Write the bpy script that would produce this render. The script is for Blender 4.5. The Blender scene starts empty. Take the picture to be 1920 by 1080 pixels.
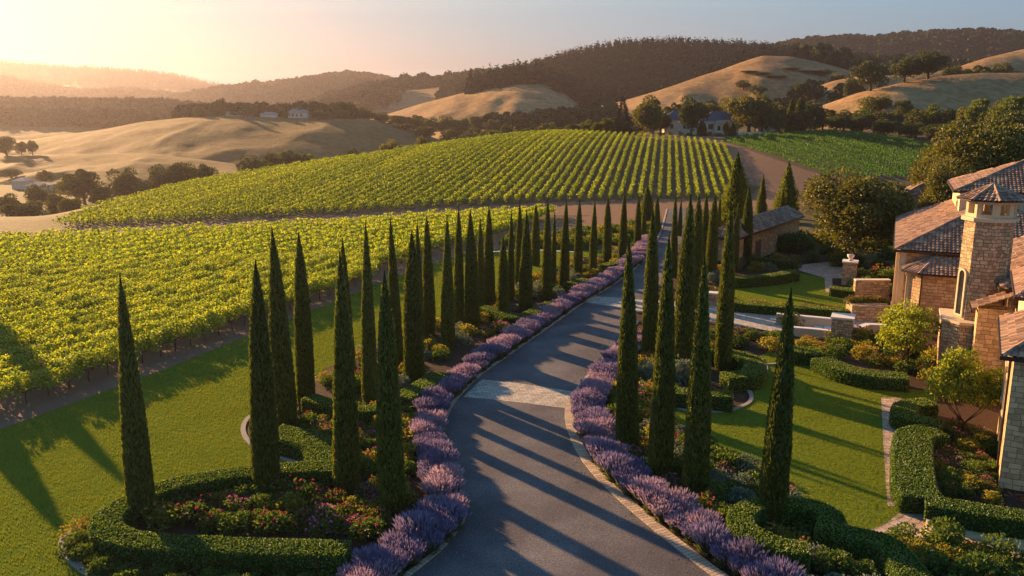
import bpy, bmesh, math, random
import numpy as np
from mathutils import Vector, Matrix
random.seed(7); rng = np.random.default_rng(7)
sc = bpy.context.scene
R = math.radians
# ------------------------------------------------------------------ camera
CAMH, PITCH, F = 20.0, R(12), 1600.0
CP, SP = math.cos(PITCH), math.sin(PITCH)
cam = bpy.data.cameras.new('camera'); cam.lens = 30; cam.sensor_width = 36
cam.clip_start = 0.5; cam.clip_end = 20000
camo = bpy.data.objects.new('camera', cam); sc.collection.objects.link(camo)
camo.location = (0, 0, CAMH); camo.rotation_euler = (R(90) - PITCH, 0, 0)
sc.camera = camo
# ------------------------------------------------------------------ sky and sun
SUN_AZ, SUN_EL = R(-41), R(14.5)      # azimuth from +Y, negative = left
w = bpy.data.worlds.new('World'); sc.world = w; w.use_nodes = True
nt = w.node_tree; N = nt.nodes; L = nt.links
bg = N['Background']; bg.inputs['Strength'].default_value = 0.05
sky = N.new('ShaderNodeTexSky'); sky.sky_type = 'NISHITA'; sky.sun_disc = False
sky.sun_elevation = SUN_EL; sky.sun_rotation = SUN_AZ
sky.altitude = 0; sky.air_density = 1.0; sky.dust_density = .55; sky.ozone_density = 2.2
# thin streaks of high cloud, mapped by sky direction
tc = N.new('ShaderNodeTexCoord'); sep = N.new('ShaderNodeSeparateXYZ'); L.new(tc.outputs['Generated'], sep.inputs[0])
def wm(op, a, b=None):
    n = N.new('ShaderNodeMath'); n.operation = op
    for i, v in enumerate((a, b)):
        if v is None: continue
        if isinstance(v, (int, float)): n.inputs[i].default_value = v
        else: L.new(v, n.inputs[i])
    return n.outputs[0]
zz = wm('ADD', wm('MAXIMUM', sep.outputs['Z'], 0.0), 0.035)
cmb = N.new('ShaderNodeCombineXYZ'); L.new(wm('DIVIDE', sep.outputs['X'], zz), cmb.inputs[0]); L.new(wm('DIVIDE', sep.outputs['Y'], zz), cmb.inputs[1])
mp = N.new('ShaderNodeMapping'); mp.inputs['Rotation'].default_value = (0, 0, R(-8)); mp.inputs['Scale'].default_value = (0.07, 0.42, 1); L.new(cmb.outputs[0], mp.inputs[0])
cn = N.new('ShaderNodeTexNoise'); cn.inputs['Scale'].default_value = 1.0; cn.inputs['Detail'].default_value = 6; L.new(mp.outputs[0], cn.inputs['Vector'])
cr = N.new('ShaderNodeValToRGB'); cr.color_ramp.elements[0].position = .52; cr.color_ramp.elements[1].position = .8; L.new(cn.outputs['Fac'], cr.inputs[0])
fc = wm('MULTIPLY', cr.outputs[0], 0.7)
mul = N.new('ShaderNodeMixRGB'); mul.blend_type = 'MULTIPLY'; mul.inputs[2].default_value = (1.45, 1.3, 1.15, 1); L.new(fc, mul.inputs[0])
# grade of the sky: gentler towards the sun, bluer away from it
sr = N.new('ShaderNodeSeparateColor'); L.new(sky.outputs[0], sr.inputs[0]); cc_ = N.new('ShaderNodeCombineColor')
for i, (g_, k_) in enumerate(((.65, .78), (.36, 1.54), (.1, 2.85))): L.new(wm('MULTIPLY', wm('POWER', sr.outputs[i], g_), k_), cc_.inputs[i])
L.new(cc_.outputs[0], mul.inputs[1]); L.new(mul.outputs[0], bg.inputs['Color'])
sun = bpy.data.lights.new('sun', 'SUN'); sun.energy = 5.0; sun.angle = R(0.6); sun.color = (1.0, .60, .28)
suno = bpy.data.objects.new('sun', sun); sc.collection.objects.link(suno)
sd = Vector((math.sin(SUN_AZ)*math.cos(SUN_EL), math.cos(SUN_AZ)*math.cos(SUN_EL), math.sin(SUN_EL)))
suno.rotation_euler = (-sd).to_track_quat('-Z', 'Y').to_euler()
sc.view_settings.view_transform = 'Standard'; sc.view_settings.look = 'None'
sc.view_settings.exposure = 2.12; sc.view_settings.gamma = 1
sc.render.engine = 'CYCLES'
cy = sc.cycles
cy.use_denoising = True
cy.max_bounces = 6; cy.diffuse_bounces = 3; cy.glossy_bounces = 2; cy.transmission_bounces = 4
cy.volume_bounces = 1; cy.transparent_max_bounces = 6; cy.sample_clamp_indirect = 6
cy.volume_step_rate = 4
# ------------------------------------------------------------------ photo geometry -> world
def ray(px, py):
    x, up = px-960.0, 540.0-py
    return x, F*CP+up*SP, up*CP-F*SP
def P(px, py, z=0.0):
    X, Y, Z = ray(px, py); t = (z-CAMH)/Z
    return (X*t, Y*t)
def PD(px, py, D):          # point on the sight line at forward distance D
    X, Y, Z = ray(px, py); return (X/Y*D, D, CAMH+Z/Y*D)
def PP(pts, z=0.0): return [P(a, b, z) for a, b in pts]
# ------------------------------------------------------------------ mesh helpers
C = sc.collection.objects
def mesh_np(name, V, faces, mats, midx=None, uv=None, smooth=False):
    """faces: list of arrays (n,k)."""
    me = bpy.data.meshes.new(name)
    V = np.asarray(V, dtype=np.float32)
    me.vertices.add(len(V)); me.vertices.foreach_set('co', V.ravel())
    faces = [np.asarray(f, dtype=np.int32) for f in faces if len(f)]
    loops = np.concatenate([f.ravel() for f in faces])
    tot = np.concatenate([np.full(len(f), f.shape[1], dtype=np.int32) for f in faces])
    start = np.concatenate([[0], np.cumsum(tot)[:-1]]).astype(np.int32)
    me.loops.add(len(loops)); me.loops.foreach_set('vertex_index', loops)
    me.polygons.add(len(tot)); me.polygons.foreach_set('loop_start', start)
    try: me.polygons.foreach_set('loop_total', tot)
    except Exception: pass
    for m in mats: me.materials.append(m)
    if midx is not None: me.polygons.foreach_set('material_index', np.asarray(midx, dtype=np.int32))
    me.polygons.foreach_set('use_smooth', np.full(len(tot), bool(smooth)))
    if uv is not None:
        ul = me.uv_layers.new(name='UVMap'); ul.data.foreach_set('uv', np.asarray(uv, dtype=np.float32)[loops].ravel())
    me.update(calc_edges=True)
    return me
def obj(name, me, parent=None):
    o = bpy.data.objects.new(name, me); C.link(o)
    if parent is not None: o.parent = parent
    return o
def tag(o, label=None, cat=None, group=None, kind=None):
    if label: o['label'] = label
    if cat: o['category'] = cat
    if group: o['group'] = group
    if kind: o['kind'] = kind
    return o
def thing(name, label, cat, loc=(0, 0, 0), rz=0, group=None, s=None):
    o = bpy.data.objects.new(name, None); C.link(o); o.empty_display_size = .3
    o.location = loc; o.rotation_euler = (0, 0, rz)
    if s is not None: o.scale = s if hasattr(s, '__len__') else (s, s, s)
    return tag(o, label, cat, group)
def copy_tree(o, parent=None):
    c = o.copy(); C.link(c)
    if parent is not None: c.parent = parent
    for ch in KIDS.get(o.name, ()): copy_tree(ch, c)
    return c
KIDS = {}
def part(name, me, parent):
    o = obj(name, me, parent); KIDS.setdefault(parent.name, []).append(o)
    if name == 'flowers': o['kind'] = 'stuff'      # blossoms beyond counting
    return o
class Proto:
    """a kind of thing: the first placing creates it, later ones copy it with its parts"""
    def __init__(self, name, cat, parts): self.name, self.cat, self.parts, self.first = name, cat, parts, None
    def put(self, loc, rz=0, s=1.0, label='', group=None):
        if self.first is None:
            t = thing(self.name, label, self.cat, (0, 0, 0)); self.first = t
            for nm, me in self.parts: part(nm, me, t)
        else: t = copy_tree(self.first)
        t.location = loc; t.rotation_euler = (0, 0, rz); t.scale = s if hasattr(s, '__len__') else (s, s, s)
        tag(t, label, self.cat)
        if group: t['group'] = group
        elif 'group' in t: del t['group']
        return t
def unit(a): return a/np.maximum(np.linalg.norm(a, axis=-1, keepdims=True), 1e-9)
def leaves(cen, d, ln, wd, roll=None, r=rng):
    """rhombus leaves: centre, direction, length, width -> V, F(quads)"""
    n = len(cen); d = unit(d)
    a = r.normal(size=(n, 3)); s = unit(np.cross(d, a))
    ln = np.broadcast_to(np.asarray(ln, float), (n,))[:, None]; wd = np.broadcast_to(np.asarray(wd, float), (n,))[:, None]
    up = np.cross(s, d)*wd*.18
    V = np.stack([cen-d*ln/2, cen+s*wd/2+up, cen+d*ln/2, cen-s*wd/2+up], 1).reshape(-1, 3)
    Fq = np.arange(n*4).reshape(n, 4)
    return V, Fq
def merge(parts):
    """parts: list of (V, Fquads or tris, matindex)"""
    Vs, Fs, M = [], [], []; off = 0
    for V, Fa, m in parts:
        Fa = np.asarray(Fa)
        if Fa.shape[1] == 3: Fa = np.concatenate([Fa, Fa[:, :1]*0-1], 1)
        G = Fa.copy(); G[G >= 0] += off
        Vs.append(V); Fs.append(G); M.append(np.full(len(Fa), m)); off += len(V)
    V = np.concatenate(Vs); Fa = np.concatenate(Fs); M = np.concatenate(M)
    q = Fa[:, 3] >= 0
    return V, [Fa[q], Fa[~q][:, :3]], np.concatenate([M[q], M[~q]])
def lathe(prof, n=10, jit=0, r=rng):
    V = []; 
    for rr, z in prof:
        for k in range(n):
            a = 2*math.pi*k/n; q = rr*(1+(r.random()-.5)*jit)
            V.append((q*math.cos(a), q*math.sin(a), z))
    Fq = [(i*n+k, i*n+(k+1) % n, (i+1)*n+(k+1) % n, (i+1)*n+k) for i in range(len(prof)-1) for k in range(n)]
    return np.array(V), np.array(Fq)
def tube(pts, rad, n=6):
    pts = [Vector(p) for p in pts]; V = []
    for i, p in enumerate(pts):
        d = (pts[min(i+1, len(pts)-1)]-pts[max(i-1, 0)]).normalized()
        s = d.orthogonal().normalized(); u = d.cross(s)
        for k in range(n):
            a = 2*math.pi*k/n; V.append(p+(s*math.cos(a)+u*math.sin(a))*rad[i])
    Fq = [(i*n+k, i*n+(k+1) % n, (i+1)*n+(k+1) % n, (i+1)*n+k) for i in range(len(pts)-1) for k in range(n)]
    return np.array([tuple(v) for v in V]), np.array(Fq)
def boxes(bl):
    """axis boxes (x0,x1,y0,y1,z0,z1) -> V,F"""
    V, Fq = [], []
    for b in bl:
        o = len(V)
        V += [(b[i], b[2+j], b[4+k]) for k in (0, 1) for j in (0, 1) for i in (0, 1)]
        Fq += [(o, o+2, o+3, o+1), (o+4, o+5, o+7, o+6), (o, o+1, o+5, o+4), (o+2, o+6, o+7, o+3), (o, o+4, o+6, o+2), (o+1, o+3, o+7, o+5)]
    return np.array(V, float), np.array(Fq)
def catmull(pts, step=.5, closed=False):
    p = np.array(pts, float); out = []
    n = len(p); rngi = range(n if closed else n-1)
    for i in rngi:
        p0 = p[(i-1) % n] if closed or i > 0 else 2*p[0]-p[1]
        p1, p2 = p[i], p[(i+1) % n]
        p3 = p[(i+2) % n] if closed or i+2 < n else 2*p[-1]-p[-2]
        m = max(1, int(np.linalg.norm(p2-p1)/step))
        for k in range(m):
            t = k/m
            out.append(.5*((2*p1)+(-p0+p2)*t+(2*p0-5*p1+4*p2-p3)*t*t+(-p0+3*p1-3*p2+p3)*t**3))
    if not closed: out.append(p[-1])
    return np.array(out)
def normals2(p):
    d = np.gradient(p, axis=0); d = unit(d); return np.stack([-d[:, 1], d[:, 0]], 1), d
def pip(x, y, poly):
    x = np.asarray(x); y = np.asarray(y); c = np.zeros(x.shape, bool); n = len(poly)
    for i in range(n):
        x1, y1 = poly[i]; x2, y2 = poly[(i+1) % n]
        if y1 == y2: continue
        k = ((y1 > y) != (y2 > y)) & (x < (x2-x1)*(y-y1)/(y2-y1)+x1); c ^= k
    return c
def vnoise(x, y, seed=0):
    xi = np.floor(x); yi = np.floor(y); fx = x-xi; fy = y-yi
    fx = fx*fx*(3-2*fx); fy = fy*fy*(3-2*fy)
    def h(a, b):
        v = np.sin(a*127.1+b*311.7+seed*74.7)*43758.5453; return v-np.floor(v)
    return (h(xi, yi)*(1-fx)+h(xi+1, yi)*fx)*(1-fy)+(h(xi, yi+1)*(1-fx)+h(xi+1, yi+1)*fx)*fy
def fbm(x, y, o=4, seed=0):
    s = 0; a = .5
    for i in range(o): s = s+a*(vnoise(x*2**i, y*2**i, seed+i)-.5)*2; a *= .5
    return s
# ------------------------------------------------------------------ materials
def newmat(name):
    m = bpy.data.materials.new(name); m.use_nodes = True; n = m.node_tree.nodes; n.clear()
    o = n.new('ShaderNodeOutputMaterial'); return m, n, m.node_tree.links, o
def ramp(n, cols):
    r = n.new('ShaderNodeValToRGB'); e = r.color_ramp.elements
    while len(e) < len(cols): e.new(.5)
    for i, c in enumerate(cols):
        e[i].position = c[0] if len(c) == 2 else i/(len(cols)-1); e[i].color = tuple(c[-1] if len(c) == 2 else c)[:3]+(1,)
    return r
def leafmat(name, cols, trans=.35, tcol=None, gloss=.02, rough=.5, patch=.0):
    """foliage: colour varies leaf by leaf and plant by plant"""
    m, n, l, o = newmat(name)
    g = n.new('ShaderNodeNewGeometry'); r = ramp(n, cols); oi = n.new('ShaderNodeObjectInfo')
    mx = n.new('ShaderNodeMath'); mx.operation = 'MULTIPLY_ADD'; mx.inputs[1].default_value = .75; l.new(g.outputs['Random Per Island'], mx.inputs[0])
    m2 = n.new('ShaderNodeMath'); m2.operation = 'MULTIPLY'; m2.inputs[1].default_value = .25; l.new(oi.outputs['Random'], m2.inputs[0]); l.new(m2.outputs[0], mx.inputs[2])
    fac = mx.outputs[0]
    if patch:
        tcn = n.new('ShaderNodeNewGeometry'); nz = n.new('ShaderNodeTexNoise'); nz.inputs['Scale'].default_value = patch; nz.inputs['Detail'].default_value = 3
        l.new(tcn.outputs['Position'], nz.inputs['Vector'])
        a = n.new('ShaderNodeMath'); a.operation = 'ADD'; l.new(fac, a.inputs[0]); l.new(nz.outputs['Fac'], a.inputs[1])
        b = n.new('ShaderNodeMath'); b.operation = 'MULTIPLY_ADD'; l.new(a.outputs[0], b.inputs[0]); b.inputs[1].default_value = .9; b.inputs[2].default_value = -.4; fac = b.outputs[0]
    l.new(fac, r.inputs[0])
    d = n.new('ShaderNodeBsdfDiffuse'); l.new(r.outputs[0], d.inputs[0])
    t = n.new('ShaderNodeBsdfTranslucent')
    tm = n.new('ShaderNodeMixRGB'); tm.blend_type = 'MULTIPLY'; tm.inputs[0].default_value = 1; tm.inputs[2].default_value = tuple(tcol or (1.5, 1.25, .5))+(1,)
    l.new(r.outputs[0], tm.inputs[1]); l.new(tm.outputs[0], t.inputs[0])
    ms = n.new('ShaderNodeMixShader'); ms.inputs[0].default_value = trans; l.new(d.outputs[0], ms.inputs[1]); l.new(t.outputs[0], ms.inputs[2])
    gl = n.new('ShaderNodeBsdfGlossy'); gl.inputs['Roughness'].default_value = rough
    m3 = n.new('ShaderNodeMixShader'); m3.inputs[0].default_value = gloss; l.new(ms.outputs[0], m3.inputs[1]); l.new(gl.outputs[0], m3.inputs[2])
    l.new(m3.outputs[0], o.inputs[0]); return m
def noisemat(name, cols, scale=1.0, rough=.9, bump=.0, bscale=20, detail=5, coord='pos', dist=.02, stretch=None, spec=.06, fine=None):
    m, n, l, o = newmat(name)
    p = n.new('ShaderNodeBsdfPrincipled'); p.inputs['Roughness'].default_value = rough; p.inputs['Specular IOR Level'].default_value = spec
    g = n.new('ShaderNodeNewGeometry'); vec = g.outputs['Position']
    if stretch:
        mpn = n.new('ShaderNodeMapping'); mpn.inputs['Scale'].default_value = stretch; l.new(vec, mpn.inputs[0]); vec = mpn.outputs[0]
    nz = n.new('ShaderNodeTexNoise'); nz.inputs['Scale'].default_value = scale; nz.inputs['Detail'].default_value = detail; nz.inputs['Roughness'].default_value = .62
    l.new(vec, nz.inputs['Vector']); fac = nz.outputs['Fac']
    if fine:
        n2 = n.new('ShaderNodeTexNoise'); n2.inputs['Scale'].default_value = fine; n2.inputs['Detail'].default_value = 2; l.new(vec, n2.inputs['Vector'])
        mm = n.new('ShaderNodeMix'); mm.inputs[0].default_value = .5; l.new(fac, mm.inputs[2]); l.new(n2.outputs['Fac'], mm.inputs[3]); fac = mm.outputs[0]
    r = ramp(n, cols); l.new(fac, r.inputs[0]); l.new(r.outputs[0], p.inputs['Base Color'])
    if bump:
        n3 = n.new('ShaderNodeTexNoise'); n3.inputs['Scale'].default_value = bscale; n3.inputs['Detail'].default_value = 4; l.new(vec, n3.inputs['Vector'])
        b = n.new('ShaderNodeBump'); b.inputs['Strength'].default_value = bump; b.inputs['Distance'].default_value = dist; l.new(n3.outputs['Fac'], b.inputs['Height']); l.new(b.outputs[0], p.inputs['Normal'])
    l.new(p.outputs[0], o.inputs[0]); return m
def brickmat(name, c1, c2, mortar, bw, bh, ms=.02, offset=.5, distort=.0, bump=.5, rough=.9, vary=None, coordscale=1.0, squash=1.0):
    """coursed stone or paving laid out in UV metres"""
    m, n, l, o = newmat(name)
    p = n.new('ShaderNodeBsdfPrincipled'); p.inputs['Roughness'].default_value = rough; p.inputs['Specular IOR Level'].default_value = .1
    uv = n.new('ShaderNodeUVMap'); vec = uv.outputs[0]
    if distort:
        nz = n.new('ShaderNodeTexNoise'); nz.inputs['Scale'].default_value = 1.3; nz.inputs['Detail'].default_value = 2; l.new(vec, nz.inputs['Vector'])
        s = n.new('ShaderNodeVectorMath'); s.operation = 'SUBTRACT'; s.inputs[1].default_value = (.5, .5, .5); l.new(nz.outputs['Color'], s.inputs[0])
        sm = n.new('ShaderNodeVectorMath'); sm.operation = 'SCALE'; sm.inputs['Scale'].default_value = distort; l.new(s.outputs[0], sm.inputs[0])
        ad = n.new('ShaderNodeVectorMath'); l.new(vec, ad.inputs[0]); l.new(sm.outputs[0], ad.inputs[1]); vec = ad.outputs[0]
    b = n.new('ShaderNodeTexBrick'); b.offset = offset; b.squash = squash; b.squash_frequency = 3; b.offset_frequency = 2
    b.inputs['Scale'].default_value = 1; b.inputs['Brick Width'].default_value = bw; b.inputs['Row Height'].default_value = bh
    b.inputs['Mortar Size'].default_value = ms; b.inputs['Mortar Smooth'].default_value = .3
    b.inputs['Color1'].default_value = (*c1, 1); b.inputs['Color2'].default_value = (*c2, 1); b.inputs['Mortar'].default_value = (*mortar, 1)
    l.new(vec, b.inputs['Vector']); col = b.outputs['Color']
    # second, coarser stain of colour
    n2 = n.new('ShaderNodeTexNoise'); n2.inputs['Scale'].default_value = 2.2; n2.inputs['Detail'].default_value = 6; l.new(uv.outputs[0], n2.inputs['Vector'])
    r = ramp(n, vary or [(.6, .55, .5), (1, 1, 1), (1.3, 1.2, 1.05)]); l.new(n2.outputs['Fac'], r.inputs[0])
    mx = n.new('ShaderNodeMixRGB'); mx.blend_type = 'MULTIPLY'; mx.inputs[0].default_value = 1; l.new(col, mx.inputs[1]); l.new(r.outputs[0], mx.inputs[2])
    l.new(mx.outputs[0], p.inputs['Base Color'])
    inv = n.new('ShaderNodeMath'); inv.operation = 'SUBTRACT'; inv.inputs[0].default_value = 1; l.new(b.outputs['Fac'], inv.inputs[1])
    n4 = n.new('ShaderNodeTexNoise'); n4.inputs['Scale'].default_value = 9; n4.inputs['Detail'].default_value = 5; l.new(uv.outputs[0], n4.inputs['Vector'])
    ad2 = n.new('ShaderNodeMath'); ad2.operation = 'ADD'; l.new(inv.outputs[0], ad2.inputs[0]); l.new(n4.outputs['Fac'], ad2.inputs[1])
    bu = n.new('ShaderNodeBump'); bu.inputs['Strength'].default_value = bump; bu.inputs['Distance'].default_value = .04; l.new(ad2.outputs[0], bu.inputs['Height']); l.new(bu.outputs[0], p.inputs['Normal'])
    l.new(p.outputs[0], o.inputs[0]); return m
def plain(name, col, rough=.7, metal=0, spec=.3):
    m, n, l, o = newmat(name); p = n.new('ShaderNodeBsdfPrincipled'); p.inputs['Base Color'].default_value = (*col, 1)
    p.inputs['Roughness'].default_value = rough; p.inputs['Metallic'].default_value = metal; p.inputs['Specular IOR Level'].default_value = spec
    l.new(p.outputs[0], o.inputs[0]); return m
def tilemat(name):
    m, n, l, o = newmat(name)
    p = n.new('ShaderNodeBsdfPrincipled'); p.inputs['Roughness'].default_value = .7; p.inputs['Specular IOR Level'].default_value = .3
    uv = n.new('ShaderNodeUVMap'); fl = n.new('ShaderNodeVectorMath'); fl.operation = 'FLOOR'; l.new(uv.outputs[0], fl.inputs[0])
    wn = n.new('ShaderNodeTexWhiteNoise'); wn.noise_dimensions = '2D'; l.new(fl.outputs[0], wn.inputs['Vector'])
    r = ramp(n, [(0, (.13, .07, .048)), (.3, (.21, .12, .078)), (.6, (.30, .175, .108)), (.85, (.41, .26, .155)), (1, (.22, .15, .12))]); l.new(wn.outputs['Value'], r.inputs[0])
    g = n.new('ShaderNodeNewGeometry'); nz = n.new('ShaderNodeTexNoise'); nz.inputs['Scale'].default_value = 3; nz.inputs['Detail'].default_value = 6; l.new(g.outputs['Position'], nz.inputs['Vector'])
    r2 = ramp(n, [(.8, .8, .82), (1.1, 1.08, 1.05)]); l.new(nz.outputs['Fac'], r2.inputs[0])
    mx = n.new('ShaderNodeMixRGB'); mx.blend_type = 'MULTIPLY'; mx.inputs[0].default_value = 1; l.new(r.outputs[0], mx.inputs[1]); l.new(r2.outputs[0], mx.inputs[2])
    l.new(mx.outputs[0], p.inputs['Base Color']); l.new(p.outputs[0], o.inputs[0]); return m
M = {}
M['cyp'] = leafmat('cypress_leaf', [(.034, .055, .009), (.08, .112, .016), (.17, .20, .03)], .32, gloss=.04)
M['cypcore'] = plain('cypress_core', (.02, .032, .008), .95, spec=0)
M['bark'] = noisemat('bark', [(.05, .035, .022), (.13, .09, .06)], 6, bump=.6, bscale=25)
M['vbark'] = noisemat('vine_bark', [(.03, .02, .014), (.08, .055, .04)], 10)
M['vine'] = leafmat('vine_leaf', [(.045, .11, .006), (.19, .29, .012), (.42, .48, .03)], .5, (1.7, 1.35, .35), gloss=.05)
M['vinefar'] = leafmat('vine_leaf_far', [(.035, .075, .005), (.12, .19, .010), (.30, .37, .022)], .5, (1.6, 1.35, .35), gloss=.03)
M['vinegreen'] = leafmat('vine_leaf_green', [(.018, .055, .006), (.05, .13, .012), (.15, .26, .02)], .42, (1.3, 1.4, .4), gloss=.03)
M['box'] = leafmat('box_leaf', [(.03, .07, .008), (.075, .14, .014), (.18, .25, .026)], .45, gloss=.05)
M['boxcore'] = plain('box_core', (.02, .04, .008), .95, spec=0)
M['lavg'] = leafmat('lavender_stem', [(.05, .07, .04), (.09, .12, .06), (.14, .16, .08)], .3)
M['lavf'] = leafmat('lavender_flower', [(.11, .105, .19), (.20, .18, .32), (.34, .29, .43)], .3, (1.25, 1.05, 1.0), gloss=.02)
M['lavp'] = leafmat('lavender_flower_pink', [(.20, .155, .25), (.35, .27, .37), (.54, .43, .50)], .3, (1.25, 1.05, 1.0), gloss=.02)
M['shg'] = leafmat('shrub_green', [(.03, .06, .012), (.06, .11, .018), (.13, .19, .032)], .4)
M['shy'] = leafmat('shrub_yellow', [(.08, .10, .012), (.17, .18, .02), (.30, .26, .035)], .45)
M['shs'] = leafmat('shrub_grey', [(.06, .09, .06), (.12, .16, .11), (.20, .24, .17)], .3, (1.2, 1.1, .8))
M['red'] = leafmat('flower_red', [(.20, .02, .03), (.34, .05, .06), (.48, .13, .13)], .35, (1.2, 1, 1), gloss=.02)
M['pink'] = leafmat('flower_pink', [(.28, .04, .12), (.42, .09, .22), (.55, .22, .33)], .35, (1.2, 1, 1), gloss=.02)
M['orange'] = leafmat('flower_orange', [(.34, .12, .04), (.42, .19, .06), (.5, .28, .12)], .35, (1.2, 1, 1), gloss=.02)
M['oak'] = leafmat('oak_leaf', [(.02, .035, .008), (.05, .07, .012), (.10, .115, .02)], .3, gloss=.03)
M['oakw'] = leafmat('oak_leaf_warm', [(.035, .048, .009), (.08, .092, .014), (.165, .165, .026)], .38, gloss=.03)
M['conif'] = leafmat('conifer_leaf', [(.010, .020, .012), (.02, .032, .018), (.032, .045, .02)], .05, gloss=.02)
M['fwood'] = leafmat('far_wood_leaf', [(.022, .03, .014), (.04, .05, .022), (.06, .068, .028)], .02, gloss=0)
M['fconif'] = leafmat('far_conifer_leaf', [(.014, .022, .016), (.022, .032, .022), (.034, .044, .028)], .02, gloss=0)
M['maple'] = leafmat('light_leaf', [(.10, .15, .018), (.18, .24, .025), (.30, .34, .05)], .5, (1.6, 1.35, .4))
M['poplar'] = leafmat('poplar_leaf', [(.05, .08, .012), (.09, .13, .016), (.15, .19, .03)], .4)
M['grass'] = leafmat('grass_blade', [(.075, .108, .010), (.125, .16, .014), (.20, .225, .02)], .4, (1.5, 1.25, .3), gloss=.004, patch=.35)
M['lawn'] = noisemat('lawn_soil', [(.065, .095, .012), (.10, .135, .016), (.14, .17, .022)], .5, fine=9, bump=.7, bscale=16, dist=.04, spec=0)
M['dirt'] = noisemat('dirt', [(.10, .058, .036), (.16, .095, .06), (.24, .15, .095)], .35, fine=6, bump=.6, bscale=8, dist=.05)
M['mulch'] = noisemat('mulch', [(.02, .012, .008), (.05, .03, .02), (.08, .05, .03)], 5, bump=.8, bscale=20, dist=.04)
M['asph'] = noisemat('asphalt', [(.36, (.060, .054, .058)), (.48, (.090, .083, .088)), (.54, (.112, .104, .108)), (.66, (.18, .17, .17))], .22, fine=11, bump=.9, bscale=24, dist=.02, rough=.8)
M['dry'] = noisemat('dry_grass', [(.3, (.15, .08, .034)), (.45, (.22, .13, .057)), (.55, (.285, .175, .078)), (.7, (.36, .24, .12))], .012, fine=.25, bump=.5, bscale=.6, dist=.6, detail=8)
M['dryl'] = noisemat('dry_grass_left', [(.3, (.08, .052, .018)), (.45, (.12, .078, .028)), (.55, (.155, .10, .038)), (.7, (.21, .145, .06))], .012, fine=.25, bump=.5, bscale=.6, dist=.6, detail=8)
M['field'] = noisemat('field_grass', [(.3, (.045, .038, .014)), (.5, (.08, .062, .024)), (.7, (.125, .095, .042))], .03, fine=.5, bump=.4, bscale=1, dist=.4)
M['greenhill'] = noisemat('green_hill', [(.10, .12, .04), (.16, .165, .065), (.22, .21, .10)], .01, fine=.2, bump=.4, bscale=.6, dist=.5)
M['forest'] = noisemat('forest_floor', [(.02, .028, .012), (.05, .055, .025)], .02)
M['stone'] = brickmat('ashlar_stone', (.56, .39, .215), (.34, .215, .12), (.21, .15, .095), .62, .30, .018, .5, .26, .8, squash=.7)
M['rubble'] = brickmat('rubble_stone', (.52, .38, .23), (.27, .18, .11), (.17, .12, .08), .48, .26, .02, .43, .42, 1.0, squash=.6)
M['trim'] = noisemat('limestone_trim', [(.42, .33, .22), (.55, .45, .32)], 3, bump=.2, bscale=20)
M['plaster'] = noisemat('plaster', [(.48, .36, .22), (.56, .43, .27)], 2, bump=.15, bscale=20)
M['tile'] = tilemat('roof_tile')
M['gutter'] = plain('gutter_metal', (.045, .03, .024), .4, .5)
M['glass'] = plain('dark_glass', (.02, .02, .022), .08, 0, .6)
M['frame'] = plain('window_frame', (.10, .07, .05), .5)
M['pav'] = brickmat('pavers', (.42, .37, .31), (.27, .235, .20), (.14, .12, .10), .55, .36, .018, .5, .10, .5)
M['kerb'] = brickmat('kerb_brick', (.46, .36, .27), (.32, .24, .18), (.13, .10, .08), .24, 2.0, .02, 0, .02, .7)
M['flag'] = brickmat('flagstone', (.44, .33, .25), (.30, .22, .17), (.10, .08, .06), .62, .42, .02, .4, .3, .5)
M['kerbg'] = noisemat('kerb_stone', [(.16, .14, .12), (.30, .27, .24)], 5, bump=.4, bscale=30)
M['cap'] = noisemat('pale_cap', [(.48, .44, .40), (.62, .58, .52)], 3, bump=.2, bscale=25)
M['gravel'] = noisemat('terrace_plaster', [(.34, .24, .14), (.44, .31, .18)], .8, fine=12, bump=.3, bscale=40)
M['slate'] = noisemat('slate_roof', [(.05, .06, .085), (.09, .10, .13)], 1.2, fine=5, bump=.4, bscale=5)
M['white'] = noisemat('pale_render', [(.54, .45, .34), (.68, .57, .44)], 1)
M['paleroof'] = noisemat('pale_roof', [(.24, .20, .19), (.34, .29, .27)], 1)
# ------------------------------------------------------------------ terrain
foot = [(-900, 452), (-300, 445), (0, 441), (90, 434), (300, 427), (480, 417), (640, 408), (800, 397), (1000, 385), (1240, 378), (1400, 374), (1600, 366), (1800, 362), (2600, 362)]
crest = [(-900, 450, 150), (-300, 442, 150), (0, 437, 150), (90, 429, 150), (140, 410, 160), (200, 389, 170), (300, 361, 190), (400, 341, 207), (500, 324, 224), (600, 308, 240), (700, 294, 258), (800, 278, 275), (900, 264, 293), (1000, 254, 308), (1060, 251, 315), (1150, 253, 320), (1250, 256, 322), (1380, 256, 328), (1560, 248, 340), (1700, 262, 335), (1800, 266, 335), (2600, 266, 335)]
_t = []; _yb = []
for a, b in foot:
    X, Y = P(a, b); _t.append(X/Y); _yb.append(Y)
_tc, _yc, _zc = [], [], []
for a, b, D in crest:
    X, Y, Z = PD(a, b, D); _tc.append(X/Y); _yc.append(D); _zc.append(max(Z, .0))
TG = np.linspace(-1.6, 1.6, 1601)
def smooth(v, s=10):
    k = np.exp(-.5*(np.arange(-3*s, 3*s+1)/s)**2); k /= k.sum(); return np.convolve(np.pad(v, 3*s, mode='edge'), k, 'valid')
YB = smooth(np.interp(TG, _t, _yb)); YC = smooth(np.interp(TG, _tc, _yc), 8); ZC = smooth(np.interp(TG, _tc, _zc), 6)
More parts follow.
